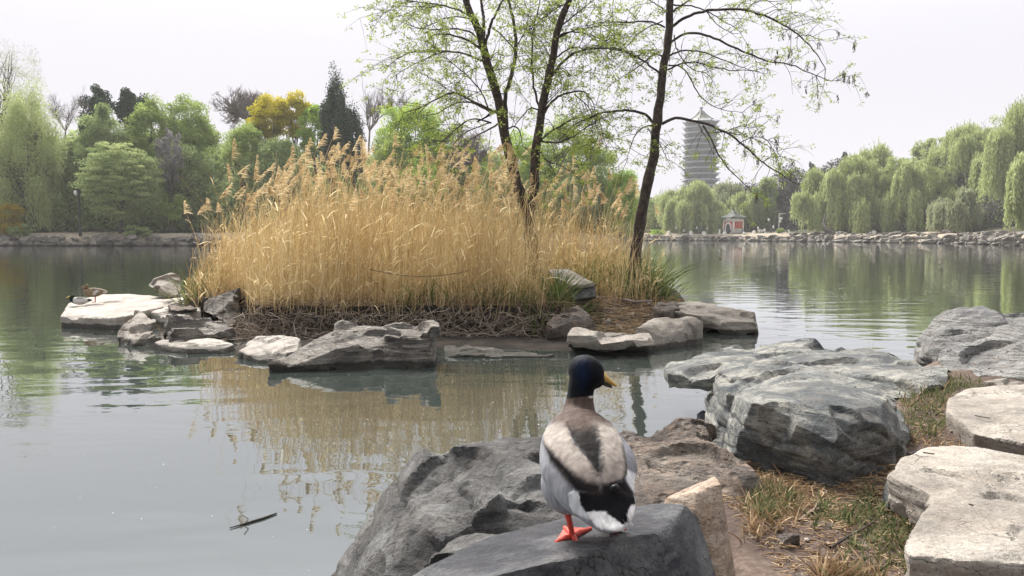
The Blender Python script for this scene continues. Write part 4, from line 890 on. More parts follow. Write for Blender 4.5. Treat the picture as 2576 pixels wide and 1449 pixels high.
island_tree('left trunk tree on the island, forking behind the reeds with the magpie on a limb',
    [(z4([(1110, 1270), (1060, 1050), (975, 810), (925, 620), (880, 460)]) + z1([(1400, 1000), (1300, 650), (1240, 420), (1180, 230), (1110, 100), (1075, -60)]), Y1_, Y1_ - .3, .095, .05),
     (z1([(1455, 1300), (1455, 1000), (1450, 900), (1510, 700), (1550, 450), (1535, 220), (1480, 0), (1460, -60)]), Y1_, Y1_ + .4, .042, .02),
     (z1([(1260, 440), (1330, 200), (1380, 100), (1440, -40)]), Y1_ - .25, Y1_ - .5, .024, .014), (z1([(1245, 380), (1250, 200), (1225, 0), (1220, -60)]), Y1_ - .25, Y1_, .028, .018)],
    [(z1(q), Y1_ - .2, d, r) for q, d, r in (
        ([(1115, 150), (980, 60), (850, 30), (600, 0), (450, -30)], -.8, .015), ([(1220, 385), (1100, 300), (950, 275), (800, 280), (600, 260), (420, 190)], .6, .017),
        ([(1240, 465), (1100, 390), (960, 340), (820, 340), (680, 420)], -.6, .019), ([(1265, 580), (1100, 500), (950, 475), (750, 475), (500, 510), (320, 620)], .7, .019),
        ([(900, 480), (650, 560), (450, 660), (360, 720)], .3, .011), ([(1290, 1000), (1200, 850), (1050, 690), (870, 530), (740, 420)], -.5, .012),
        ([(900, 50), (600, 75), (430, 75), (290, 170)], .3, .011), ([(1400, 1070), (1150, 960), (950, 880), (800, 930), (650, 1010), (430, 1075)], -.7, .02),
        ([(1340, 1060), (1180, 980), (980, 970), (800, 1060), (620, 1090)], .5, .017), ([(1320, 1150), (1150, 1120), (1000, 1200), (830, 1400)], -.6, .014),
        ([(1305, 580), (1380, 490), (1460, 530)], .4, .012), ([(1300, 1150), (1250, 1160), (1040, 1250), (960, 1330)], .3, .012), ([(1330, 260), (1440, 350), (1540, 470), (1600, 600), (1715, 740)], .5, .012),
        ([(1480, 1200), (1530, 1180), (1580, 1280), (1600, 1400)], .4, .014), ([(1450, 880), (1250, 850), (1130, 900), (1000, 950)], .4, .009), ([(1550, 540), (1650, 520), (1750, 600)], .4, .008),
        ([(1350, 660), (1420, 650), (1520, 660)], -.4, .008), ([(1220, 620), (1100, 660), (980, 760), (880, 800)], -.6, .008), ([(1140, 180), (1030, 150), (860, 190), (700, 260), (560, 260)], -.9, .011),
        ([(1400, 1150), (1300, 1210), (1150, 1290), (1010, 1420)], .9, .016), ([(1560, 420), (1620, 300), (1650, 150), (1700, 20)], .5, .01))],
    11, 900, .042, 290)
island_tree('middle trunk tree on the island, straight and leaning right at the top',
    [(z4([(1090, 1300), (1060, 1100), (1100, 900), (1120, 690), (1130, 450)]) + z1([(1790, 1070), (1830, 850), (1890, 560), (1960, 230), (2050, 0), (2075, -60)]), 11.9, 11.7, .085, .045),
     (z1([(1770, 1030), (1710, 740), (1700, 500), (1720, 250), (1780, 0), (1790, -50)]), 11.85, 12.3, .018, .010)],
    [(z1(q), 11.8, d, r) for q, d, r in (
        ([(1880, 720), (1960, 620), (2100, 520), (2250, 470), (2400, 460), (2571, 480), (2680, 600), (2800, 690)], -.7, .02), ([(1920, 540), (2050, 470), (2200, 462), (2350, 420), (2480, 330)], .7, .014),
        ([(1960, 330), (2100, 300), (2250, 310), (2350, 350), (2430, 430), (2500, 560)], -.6, .013), ([(1960, 345), (2100, 270), (2300, 230), (2450, 212), (2640, 215)], .5, .014), ([(1990, 230), (2150, 100), (2290, -20)], -.5, .013),
        ([(1820, 1055), (1920, 940), (2080, 870), (2200, 870), (2290, 980), (2310, 1060)], -.6, .021), ([(1800, 1040), (1900, 900), (2000, 830), (2110, 780)], .6, .011), ([(1780, 1310), (1900, 1200), (2100, 1100), (2300, 1070), (2400, 1110)], .5, .02),
        ([(1770, 1030), (1700, 1020), (1620, 1100), (1480, 1300)], -.5, .012), ([(1790, 1320), (1950, 1330), (2080, 1260), (2240, 1130)], -.6, .017), ([(1950, 240), (1850, 150), (1800, 50)], .4, .010),
        ([(2040, 20), (1900, 90), (1760, 190), (1600, 260)], -.5, .010), ([(1890, 560), (1800, 420), (1760, 330)], .5, .009), ([(1760, 1400), (1850, 1500), (2000, 1560), (2150, 1700)], -.4, .012), ([(2100, 880), (2240, 1000), (2320, 1200), (2400, 1400)], -.2, .010),
        ([(1850, 760), (1990, 640), (2050, 700), (2060, 760)], -.5, .008), ([(2300, 1075), (2360, 1240), (2330, 1420)], -.2, .009), ([(1900, 1205), (1850, 1120), (1830, 1110)], -.2, .008))],
    12, 900, .041, 290)
island_tree('right trunk tree on the island with long arching limbs and hanging seed clusters',
    [([(1590, 712), (1596, 660)] + z4([(2000, 1050), (2070, 700)]) + z2([(660, 1400), (700, 1100), (720, 900), (760, 600), (790, 400), (820, 0), (825, -60)]), 11.3, 11.0, .085, .045)],
    [(z2(q), 11.15, d, r) for q, d, r in (
        ([(830, 230), (960, 140), (1120, 105), (1300, 100), (1460, 115), (1620, 170), (1780, 260), (1950, 380), (2080, 510), (2130, 600), (2145, 740)], -.9, .022),
        ([(825, 360), (900, 310), (1030, 285), (1150, 315), (1330, 390), (1550, 480), (1700, 525), (1850, 550), (2050, 620), (2200, 680), (2320, 672)], .7, .019),
        ([(810, 480), (900, 440), (1020, 440), (1200, 490), (1400, 560), (1600, 620)], -.8, .014), ([(790, 600), (880, 560), (1000, 540), (1150, 570), (1350, 595), (1500, 590), (1680, 640)], .6, .014),
        ([(800, 560), (880, 560), (980, 650), (1050, 790), (1180, 910), (1250, 935), (1440, 960)], -.5, .012), ([(745, 1065), (830, 1020), (950, 1025), (1100, 1065), (1270, 1140), (1400, 1240), (1600, 1400), (1720, 1480), (1920, 1600)], -.6, .023),
        ([(1100, 1080), (1160, 1160), (1220, 1270), (1340, 1440), (1450, 1570), (1560, 1670)], -.9, .015), ([(1060, 1070), (1120, 1220), (1190, 1370)], -.5, .010), ([(680, 1060), (600, 980), (480, 950), (330, 960), (150, 1010), (-20, 1110), (-140, 1250)], .5, .023),
        ([(665, 1070), (600, 1100), (520, 1160), (470, 1260), (450, 1380)], -.4, .011), ([(780, 90), (700, 40), (640, 0), (600, -30)], .4, .014), ([(840, 100), (920, 40), (1000, 0), (1060, -30)], -.4, .016),
        ([(840, 40), (1000, 50), (1130, 100), (1290, 200), (1400, 262), (1500, 400)], .6, .012), ([(750, 480), (680, 470), (600, 530), (500, 610), (400, 680), (280, 760)], .5, .012), ([(730, 640), (650, 570), (550, 500), (420, 440), (250, 425), (100, 440), (-10, 480)], -.7, .015),
        ([(770, 235), (640, 185), (480, 190), (250, 195), (0, 245)], .6, .015), ([(750, 180), (650, 220), (540, 280), (450, 370)], -.5, .010), ([(1130, 100), (1240, 230), (1400, 280), (1440, 260)], -.2, .009),
        ([(850, 300), (870, 420), (950, 560), (1150, 650), (1240, 790)], -.6, .009), ([(700, 1200), (780, 1330), (830, 1420)], -.5, .008), ([(1400, 1240), (1530, 1200), (1680, 1235), (1790, 1240)], -.1, .008), ([(1130, 1135), (1300, 1150), (1500, 1190), (1680, 1290), (1790, 1380)], .4, .009),
        ([(1600, 1400), (1700, 1350), (1860, 1360), (1890, 1360)], .3, .007), ([(1280, 1140), (1380, 1085), (1560, 1080), (1650, 1030)], .4, .008), ([(1590, 150), (1680, 100), (1800, 95), (1950, 170)], .3, .007), ([(1780, 250), (1900, 250), (2030, 300)], .3, .007), ([(1890, 330), (2000, 310), (2120, 370), (2200, 380)], .4, .007),
        ([(1460, 110), (1520, 40), (1700, 20), (1900, 30)], .4, .008), ([(620, 1110), (660, 1180), (655, 1240)], -.2, .008))],
    13, 700, .034, 270, seeds=40, twl=(.18, .55), droop=.5, leafmat='spring')

# magpie on the limb of the left trunk
def skin_body(name, nodes, edges, mat, parent, sub=2, loc=None, colorf=None, base_mat=None):
    """nodes: list of (xyz, rx, ry) -> one skinned, smoothed surface."""
    me = bpy.data.meshes.new(name); P = np.array([n[0] for n in nodes], float)
    me.from_pydata([tuple(p) for p in P], edges, []); o = bpy.data.objects.new(name, me); COL.objects.link(o)
    bpy.context.view_layer.update()
    o.modifiers.new('s', 'SKIN')
    if not me.skin_vertices:
        bm = bmesh.new(); bm.from_mesh(me); bm.verts.layers.skin.verify(); bm.to_mesh(me); bm.free()
    for i, n in enumerate(nodes):
        me.skin_vertices[0].data[i].radius = (n[1], n[2]); me.skin_vertices[0].data[i].use_root = (i == 0)
    m = o.modifiers.new('u', 'SUBSURF'); m.levels = sub; m.render_levels = sub
    dg = bpy.context.evaluated_depsgraph_get(); m2 = bpy.data.meshes.new_from_object(o.evaluated_get(dg))
    V = np.empty(len(m2.vertices) * 3, np.float32); m2.vertices.foreach_get('co', V); V = V.reshape(-1, 3).astype(float)
    faces = [tuple(p.vertices) for p in m2.polygons]; bpy.data.objects.remove(o); bpy.data.meshes.remove(me); bpy.data.meshes.remove(m2)
    at_ = {'Col': ('FLOAT_COLOR', colorf(V))} if colorf else None
    return mesh_from(name, V, faces, mat, parent, smooth=True, loc=loc, attrs=at_)
def vcol_mat(name, rough=.75, spec=.12, nsc=120, nb=.25, sheen=0):
    m, t, out = newmat(name); L = t.links
    a = N(t, 'ShaderNodeAttribute'); a.attribute_name = 'Col'; tcn = N(t, 'ShaderNodeTexCoord')
    mp = N(t, 'ShaderNodeMapping'); mp.inputs['Scale'].default_value = (1, 1, .35); L.new(tcn.outputs['Object'], mp.inputs[0])
    n = noise_n(t, mp.outputs[0], nsc, 4, .6); vo = N(t, 'ShaderNodeTexVoronoi'); vo.feature = 'F1'; vo.inputs['Scale'].default_value = nsc * .75; L.new(mp.outputs[0], vo.inputs['Vector'])
    nv = N(t, 'ShaderNodeMath', operation='MULTIPLY_ADD'); L.new(vo.outputs[0], nv.inputs[0]); nv.inputs[1].default_value = -.55; ad_ = N(t, 'ShaderNodeMath', operation='ADD'); L.new(n.outputs[0], ad_.inputs[0]); ad_.inputs[1].default_value = .22; L.new(ad_.outputs[0], nv.inputs[2]); n = nv
    r = rampn(t, [(.2, (.72,) * 3), (.7, (1.12,) * 3)], n.outputs[0])
    mx = N(t, 'ShaderNodeMix', data_type='RGBA', blend_type='MULTIPLY'); mx.inputs[0].default_value = 1; L.new(a.outputs['Color'], mx.inputs[6]); L.new(r.outputs[0], mx.inputs[7])
    b = N(t, 'ShaderNodeBsdfPrincipled'); L.new(mx.outputs[2], b.inputs['Base Color']); b.inputs['Roughness'].default_value = rough; b.inputs['Specular IOR Level'].default_value = spec
    bu = N(t, 'ShaderNodeBump'); bu.inputs['Strength'].default_value = nb; bu.inputs['Distance'].default_value = .002; L.new(n.outputs[0], bu.inputs['Height']); L.new(bu.outputs[0], b.inputs['Normal'])
    L.new(b.outputs[0], out.inputs[0]); return m
M['plumage'] = vcol_mat('plumage'); M['skin_orange'] = plain_mat('orange_leg_skin', (.50, .045, .025), .45, .1, 60, .3, .4)
M['bill'] = plain_mat('ochre_bill', (.62, .34, .05), .4, .1, 40, .2, .4, c2=(.50, .36, .10)); M['black'] = plain_mat('black_horn', (.015, .015, .018), .4, .1, 40); M['eye'] = plain_mat('dark_eye', (.01, .008, .008), .1, 0, 5, 0, .8)
def pcol(V, regions, base):
    """regions in photo space only name which feathers are which colour; blends by distance."""
    C = np.tile(np.array([*base, 1.]), (len(V), 1))
    for f_, c in regions:
        w = f_[:, None]; C[:, :3] = C[:, :3] * (1 - w) + np.array(c) * w
    return C
# frame: (1240,283) ; 1 px = 12/1983 m
mb = at(1236, 283, 11.75); s_ = 11.75 / F
mg = root('magpie', mb + np.array([0, 0, -.05]), label='black and white magpie with a long tail perched on a limb beside the left trunk', category='magpie')
mpn = [(mb + np.array([5, 0, 6]) * s_, .020, .018), (mb + np.array([5.5, 0, 1]) * s_, .022, .022), (mb + np.array([1, 0, -2]) * s_, .030, .030), (mb + np.array([-6, 1, -6]) * s_, .024, .022), (mb + np.array([-13, 1, -11]) * s_, .011, .014), (mb + np.array([-26, 2, -18]) * s_, .007, .013), (mb + np.array([-36, 2, -22]) * s_, .004, .012)]
def mcol(V):
    q = (V - mb) / s_; w1 = smoothstep(1.5, 0, np.hypot(q[:, 0] + .5, (q[:, 2] + 5.5) * 1.3) - 3.4); w2 = smoothstep(1.2, 0, np.hypot(q[:, 0] + 2.5, (q[:, 2] - 2.2) * 2) - 2.4)
    return pcol(V, [(np.maximum(w1, w2), (.72, .72, .74))], (.012, .013, .02))
skin_body('body', mpn, [(i, i + 1) for i in range(6)], M['plumage'], mg, 2, colorf=mcol)
bl = mb + np.array([8.5, -1, 6]) * s_
mesh_from('bill', *tube_mesh([np.array([bl - [.012, 0, 0], bl, bl + [.014, -.004, -.003], bl + [.026, -.007, -.008]])], [np.array([.006, .007, .005, .001])], 6), M['black'], mg, smooth=True)
for k in (-1, 1):
    f0 = mb + np.array([-2 + k, 0, -8]) * s_; mesh_from('leg', *tube_mesh([np.array([f0, f0 + [.004, 0, -.015], f0 + [0, 0, -.032]])], [np.array([.003, .0022, .002])], 5), M['black'], mg)

# ------------------------------------------------------------------ reeds
rng = np.random.default_rng(42)
RPX = [455, 480, 510, 545, 600, 680, 760, 820, 880, 960, 1060, 1150, 1240, 1320, 1400, 1500, 1560, 1640]
RPY = [600, 550, 490, 440, 425, 405, 378, 355, 362, 370, 380, 372, 378, 392, 408, 425, 465, 530]
def reeds(n, tall):
    X, Y = rng.uniform(-4.6, 2.3, n * 2), 8.82 + 5.0 * rng.uniform(0, 1, n * 2) ** 1.3
    zg = isl_z(X, Y); ok = (zg > .16) & (CX + F * X / Y > 478 + rng.uniform(-18, 30, n * 2)) & (CX + F * X / Y < 1652) & ~((X > .42) & (X < 1.9) & (Y < 10.5 + rng.uniform(0, .4, n * 2))) & ~((X > .4) & (X < 1.3) & (Y < 11.2)); ok &= (rng.random(n * 2) < np.where(CX + F * X / Y > 1230, .92, 1.0)) & (rng.random(n * 2) < np.where((np.abs(CX + F * X / Y - 1320) < 75) & (Y < 12.4), .55, 1.0)); X, Y, zg = X[ok][:n], Y[ok][:n], zg[ok][:n]; n = len(X)
    pxx = CX + F * X / Y
    top = np.interp(pxx, RPX, RPY) + 155 + rng.normal(size=n) * 40
    up_ = rng.random(n) < .075; top[up_] = np.interp(pxx[up_], RPX, RPY) + rng.uniform(-5, 105, up_.sum())
    # a few stems rise well above the rest
    hi = rng.random(n) < .012; top[hi] -= rng.uniform(20, 130, hi.sum())
    if not tall: top += rng.uniform(10, 200, n)
    top = np.minimum(top, 690)
    zt_ = H + (HOR - top) / F * Y; Lh = np.clip(zt_ - zg, .25, 3.3)
    lean = (rng.normal(size=n) * .14 + .05) * Lh; leany = rng.normal(size=n) * .06 * Lh
    k = 7; u = np.linspace(0, 1, k)
    bend = rng.normal(size=n) * .05 * Lh
    P = np.stack([X[:, None] + lean[:, None] * u ** 1.8 + bend[:, None] * np.sin(u * np.pi), Y[:, None] + leany[:, None] * u ** 1.5, zg[:, None] - .03 + Lh[:, None] * u * (1 - .02 * u)], 2)
    return P, Lh, pxx
P, Lh, pxx = reeds(6200, True); P2, Lh2, px2 = reeds(3800, False)
PP = np.vstack([P, P2]); n = len(PP)
rad = (.0034 * rng.uniform(.6, 1.3, n))[:, None] * np.linspace(1, .45, 7)[None]
sv, sf = tube_mesh(list(PP), list(rad), 3)
tintS = np.repeat(np.clip(.5 + .22 * vnoise(np.stack([PP[:, 0, 0] * 1.2, PP[:, 0, 1] * 1.2, PP[:, 0, 0] * 0], 1), 8) + rng.uniform(-.4, .4, n), 0, 1), 21)
# dry leaves standing off the stems
m = 9500; i = rng.integers(0, n, m); j = rng.integers(0, 6, m); st = PP[i, j]; ll = rng.uniform(.12, .42, m) * (1 - j * .06); az = rng.uniform(0, 2 * np.pi, m)
dr = np.stack([np.cos(az) * .55 + .25, np.sin(az) * .5, rng.uniform(.3, 1.2, m)], 1); dr /= np.linalg.norm(dr, axis=1, keepdims=True)
u = np.linspace(0, 1, 5); LP = st[:, None] + dr[:, None] * (ll[:, None] * u)[..., None]; LP[..., 2] -= (u ** 2)[None] * ll[:, None] * rng.uniform(.1, .9, (m, 1))
sd = np.cross(dr, rng.normal(size=(m, 3))); sd /= np.linalg.norm(sd, axis=1, keepdims=True)
lv, lf = ribbon_mesh(LP, .0042 * np.array([.5, 1, .9, .6, .05])[None] * rng.uniform(.6, 1.4, (m, 1)), sd)
tl = np.repeat(rng.uniform(.1, .9, m), 10)
V, f = join([(sv, sf), (lv, lf)])
tagit(mesh_from('reeds', V, f, LM['reed'], attrs={'tint': ('FLOAT', np.concatenate([tintS, tl]))}), 'dense stand of dry golden reeds on the island', None, None, 'stuff')
# feathery plumes
ptop = px(P[:, -1])[1] - np.interp(pxx, RPX, RPY)
ix = np.where((Lh > 1.2) & (rng.random(len(P)) < np.where(ptop < 95, .42, .045)))[0]; Vs, Fs, Ts = [], [], []
for q in ix:
    tip = P[q, -1]; L = rng.uniform(.14, .32); m = rng.integers(50, 100); t_ = rng.uniform(0, 1, m) ** .8
    ax = np.array([rng.uniform(-.1, .8), rng.uniform(-.1, .1), rng.uniform(.6, 1)]); ax /= np.linalg.norm(ax)
    o0 = tip + ax * (t_[:, None] * L - .08); wl = .13 * (1 - t_ * .75) * rng.uniform(.5, 1.2, m)
    d0 = np.stack([rng.uniform(.1, 1.0, m), rng.normal(size=m) * .35, rng.uniform(.3, 1.0, m)], 1); d0 /= np.linalg.norm(d0, axis=1, keepdims=True)
    u = np.linspace(0, 1, 4); C_ = o0[:, None] + d0[:, None] * (wl[:, None] * u)[..., None]; C_[..., 2] -= (u ** 2)[None] * wl[:, None] * .55; C_[..., 0] += (u ** 2)[None] * wl[:, None] * .25
    sd = np.cross(d0, rng.normal(size=(m, 3))); sd /= np.linalg.norm(sd, axis=1, keepdims=True)
    v, f = ribbon_mesh(C_, .0036 * np.array([.5, 1, .9, .2])[None] * rng.uniform(.5, 1.4, (m, 1)), sd); Vs.append(v); Fs.append(f); Ts.append(np.repeat(np.clip(rng.uniform(.2, .8) + rng.uniform(-.2, .2, m), 0, 1), 8))
V, f = join(list(zip(Vs, Fs)))
tagit(mesh_from('reed_plumes', V, f, LM['plume'], attrs={'tint': ('FLOAT', np.concatenate(Ts))}), 'feathery tan plumes on the reed tops', None, None, 'stuff')
# blades of grass
def blades(name, label, regions, mat, seed, zf, wid=.004):
    """regions: (world x0, x1, y0, y1, count, length, lean-x)"""
    rng = np.random.default_rng(seed); out, T = [], []
    for x0, x1, y0, y1, n, L, lx, pred in regions:
        kx = max(3, n // 60); cxk = rng.uniform(x0, x1, kx); cyk = rng.uniform(y0, y1, kx); i = rng.integers(0, kx, n); sx_ = (x1 - x0) * .10
        X = np.where(rng.random(n) < .75, cxk[i] + rng.normal(size=n) * sx_, rng.uniform(x0, x1, n)); Y = np.where(rng.random(n) < .75, cyk[i] + rng.normal(size=n) * (y1 - y0) * .12, rng.uniform(y0, y1, n))
        if pred is not None:
            P0 = np.stack([X, Y, zf(X, Y)], 1); a, b = px(P0); k = pred(a, b); X, Y = X[k], Y[k]; n = len(X)
            if n == 0: continue
        Z = zf(X, Y); ln = L * rng.uniform(.35, 1.2, n); az = rng.uniform(0, 2 * np.pi, n); tilt = rng.uniform(.1, .75, n)
        d = np.stack([np.cos(az) * tilt + lx, np.sin(az) * tilt, np.ones(n)], 1); d /= np.linalg.norm(d, axis=1, keepdims=True)
        u = np.linspace(0, 1, 5); C_ = np.stack([X, Y, Z - .01], 1)[:, None] + d[:, None] * (ln[:, None] * u)[..., None]
        C_[..., :2] += (d[:, None, :2] * (u ** 2)[None, :, None]) * ln[:, None, None] * .5; C_[..., 2] -= (u ** 2)[None] * ln[:, None] * rng.uniform(.05, .35, (n, 1))
        sd = np.cross(d, rng.normal(size=(n, 3))); sd /= np.linalg.norm(sd, axis=1, keepdims=True)
        out.append(ribbon_mesh(C_, wid * np.array([.8, 1, .85, .55, .05])[None] * rng.uniform(.6, 1.4, (n, 1)), sd)); T.append(np.repeat(np.clip(rng.uniform(.1, .9, n), 0, 1), 10))
    V, f = join(out)
    return tagit(mesh_from(name, V, f, LM[mat], attrs={'tint': ('FLOAT', np.concatenate(T))}), label, None, None, 'stuff')
blades('reed_shoots', 'fresh green reed shoots at the right end of the island', [(-1.2, .9, 8.85, 9.7, 420, .45, .08, None), (1.45, 2.15, 10.9, 11.9, 500, .75, .25, None), (.35, .80, 9.0, 9.9, 330, .55, .15, None), (-.3, .4, 8.85, 9.4, 130, .35, .05, None), (.9, 1.6, 11.2, 12.5, 300, .8, .05, None), (-4.35, -3.9, 10.2, 11.5, 160, .5, -.25, None), (1.75, 2.2, 10.6, 11.3, 110, .40, .5, None)], 'blade', 3, isl_z, .0055)
# pale roots and fallen stems on the mud bank
def litter(name, label, boxes, mat, seed, zf, r=.0025):
    rng = np.random.default_rng(seed); P, R = [], []
    for x0, x1, y0, y1, z0, z1_, n, L in boxes:
        for _ in range(n):
            X, Y = rng.uniform(x0, x1), rng.uniform(y0, y1); g = zf(np.array([X]), np.array([Y]))[0]; z = g + rng.uniform(z0, z1_)
            az = rng.uniform(0, 2 * np.pi); d = np.array([math.cos(az), math.sin(az) * .5, rng.normal() * (.5 if z1_ > .03 else .05)]); l = L * rng.uniform(.3, 1.3)
            pts = [np.array([X, Y, z])]
            for _k in range(4): d = d + rng.normal(size=3) * .35 * (1, 1, .6 if z1_ > .03 else .05); d /= np.linalg.norm(d); pts.append(pts[-1] + d * l / 4)
            P.append(np.array(pts)); R.append(np.linspace(1, .4, 5) * r * rng.uniform(.5, 1.5))
    V, f = tube_mesh(P, R, 4); return tagit(mesh_from(name, V, f, LM[mat], attrs={'tint': ('FLOAT', np.repeat(rng.uniform(0, 1, len(P)), 20))}), label, None, None, 'stuff')
litter('exposed_roots', 'pale tangled roots hanging from the dark bank', [(-3.1, .75, 8.72, 8.85, -.01, .26, 900, .22), (-3.2, .8, 8.55, 8.8, 0, .05, 320, .3), (-3.2, -.9, 8.3, 8.9, 0, .03, 160, .3)], 'root', 8, lambda x, y: np.maximum(isl_z(x, y * 0 + 8.6), .02), .0038)
litter('fallen_reed_stems', 'broken dry stems lying along the foot of the reeds', [(-4.0, .8, 8.85, 9.15, 0, .08, 1500, .28), (-4.4, -3.2, 9.2, 10.8, 0, .08, 350, .28), (.7, 2.3, 9.0, 11.2, 0, .02, 3600, .13), (1.0, 2.2, 10.6, 11.5, 0, .08, 300, .25)], 'straw', 9, isl_z, .0030)
# dead twigs lying on the gravel by the right tree
for lb, pts in (('gnarled grey driftwood branch lying before the right tree', [(1440, 765), (1470, 756), (1510, 748), (1560, 752), (1600, 760), (1640, 757)]),):
    p = np.array([gz(a, b, .27) for a, b in pts]); mesh_from_ = tube_mesh([p, np.array([gz(a, b, .25) for a, b in ((1510, 748), (1530, 741), (1580, 743))]), np.array([gz(a, b, .25) for a, b in ((1440, 765), (1455, 772), (1420, 780))])], [np.linspace(.025, .012, 6), np.array([.018, .014, .01]), np.array([.018, .014, .01])], 7)
    tagit(mesh_from('fallen_branch', *mesh_from_, M['bark_grey'], loc=p[0], smooth=True), lb, 'branch')
# dark hanging chain in the reeds
cp_ = np.array([at(a, b, 8.9) for a, b in ((930, 678), (960, 684), (1000, 692), (1050, 696), (1100, 694), (1150, 688), (1180, 680))])
tagit(mesh_from('fallen_branch', *tube_mesh([cp_], [np.full(7, .0035)], 6), M['bark_dark'], loc=cp_[0]), 'thin dark curved branch caught in the middle of the reeds', 'branch')

# near bank grass, straw, sticks
def inpoly(a, b, poly):
    poly = np.array(poly, float); x0, y0 = poly[:, 0], poly[:, 1]; x1, y1 = np.roll(x0, -1), np.roll(y0, -1); c = np.zeros(len(a), bool)
    for i in range(len(poly)):
        t = ((y0[i] > b) != (y1[i] > b)) & (a < (x1[i] - x0[i]) * (b - y0[i]) / (y1[i] - y0[i] + 1e-9) + x0[i]); c ^= t
    return c
def reg(poly, n, L, lx, z=.38):
    W_ = np.array([gz(a, b, z) for a, b in poly]); return (W_[:, 0].min(), W_[:, 0].max(), W_[:, 1].min(), W_[:, 1].max(), n, L, lx, lambda a, b: inpoly(a, b, poly))
blades('grass', 'green grass tufts between the rocks of the near bank', [
    reg([(2250, 960), (2330, 930), (2420, 960), (2385, 1010), (2370, 1080), (2340, 1120), (2270, 1110), (2265, 1010)], 3600, .075, 0, .43), reg([(2390, 935), (2520, 955), (2520, 985), (2390, 985)], 800, .06, 0, .43),
    reg([(1910, 1200), (1960, 1195), (2010, 1250), (2000, 1290), (1900, 1320), (1880, 1280)], 1000, .07, 0), reg([(2180, 1210), (2230, 1210), (2220, 1310), (2150, 1330)], 500, .07, 0),
    reg([(2140, 1360), (2230, 1300), (2340, 1240), (2345, 1290), (2280, 1360), (2285, 1470), (2060, 1470)], 3000, .06, .03), reg([(2285, 1420), (2600, 1410), (2700, 1500), (2290, 1500)], 2200, .05, 0, .37), reg([(2050, 1250), (2160, 1240), (2180, 1330), (2040, 1340)], 700, .06, 0)], 'bladed', 5, near_z, .0024)
blades('dry_grass', 'dry straw tufts in the near bank soil', [reg([(1890, 1190), (2010, 1190), (2080, 1260), (1990, 1330), (1870, 1370), (1865, 1300)], 1500, .07, 0), reg([(2060, 1400), (2220, 1420), (2260, 1470), (2050, 1470)], 500, .07, 0), reg([(2270, 1060), (2420, 1060), (2440, 1130), (2280, 1130)], 350, .05, 0, .42), reg([(2260, 1000), (2400, 960), (2400, 1080), (2270, 1110)], 350, .10, 0, .42)], 'straw', 6, near_z, .0022)
W1 = gz(1900, 1250, .36); W2 = gz(2300, 1280, .36)
litter('straw_litter', 'scattered straw and leaf bits on the soil', [(.62, 1.35, 1.7, 3.1, 0, .012, 4200, .028), (.8, 1.3, 2.2, 2.9, 0, .02, 600, .07), (1.2, 2.6, 2.3, 3.6, 0, .01, 3000, .028)], 'straw', 10, near_z, .0016)
rg = np.random.default_rng(12); PV, PF = [], []
oct_v = np.array([(1, 0, 0), (-1, 0, 0), (0, 1, 0), (0, -1, 0), (0, 0, 1), (0, 0, -1), (.6, .6, .5), (-.6, .6, .5), (.6, -.6, .5), (-.6, -.6, .5)], float)
bmo = bmesh.new(); [bmo.verts.new(v) for v in oct_v]; bmesh.ops.convex_hull(bmo, input=bmo.verts[:]); bmo.verts.ensure_lookup_table(); bmo.verts.index_update()
ov = np.array([v.co[:] for v in bmo.verts]); of = np.array([[v.index for v in f.verts] for f in bmo.faces if len(f.verts) == 3]); bmo.free()
for _ in range(1500):
    far_ = _ >= 800; X_0, Y_0 = (rg.uniform(.7, 2.2), rg.uniform(8.9, 11.2)) if far_ else (rg.uniform(.6, 2.6), rg.uniform(1.6, 3.7)); zf_ = isl_z if far_ else near_z
    s_0 = rg.uniform(.6, 1.6) ** 2 * (.012 if far_ else .0045); PV.append(ov * s_0 * rg.uniform(.6, 1.2, 3) * [1, 1, .6] + [X_0, Y_0, zf_(np.array([X_0]), np.array([Y_0]))[0] + s_0 * .2]); PF.append(of)
V, f = join(list(zip(PV, PF))); M['gravel'] = soil_mat('gravel', (.10, .09, .08), (.24, .21, .185), (.42, .39, .35), 3)
tagit(mesh_from('gravel', V, f, M['gravel']), 'small stones and grit on the soil', None, None, 'stuff')
for lb, pts, r, mt in (('long thin dark stick lying on the soil beside the green grass', [(2090, 1378), (2130, 1352), (2170, 1330), (2205, 1308)], .004, 'bark_dark'), ('pale split cane standing up from the straw', [(2042, 1290), (2060, 1262), (2075, 1238)], .004, 'rock_tan'), ('pale curved twig lying left of the split cane', [(2010, 1310), (2040, 1285), (2080, 1275), (2110, 1272)], .0035, 'rock_tan'),
                       ('short brown stick on the soil between the cream slab and the grass', [(2285, 1142), (2310, 1135), (2340, 1125)], .005, 'bark_grey'), ('thin pale twig lying on the bare soil', [(2090, 1412), (2105, 1395), (2115, 1380)], .0025, 'rock_tan')):
    p = np.array([gz(a, b, float(near_z(*[np.array([v]) for v in gz(a, b, .38)[:2]])[0]) + .012) for a, b in pts])
    tagit(mesh_from('stick', *tube_mesh([p], [np.linspace(r, r * .6, len(p))], 6), M[mt], loc=p[0], smooth=True), lb, 'stick')
for lb, pts, zz in (('tiny dark twig lying on the cream slab near its back edge', [(2322, 1138), (2350, 1142)], .53), ('tiny dark twig lying on the flat paving slab', [(2452, 1045), (2490, 1052)], .472), ('small brown seed lying in the middle of the cream slab', [(2438, 1268), (2448, 1271)], .53)):
    p = np.array([gz(a, b, zz) for a, b in pts]); tagit(mesh_from('stick', *tube_mesh([p], [np.full(2, .002)], 5), M['bark_dark'], loc=p[0]), lb, 'stick')
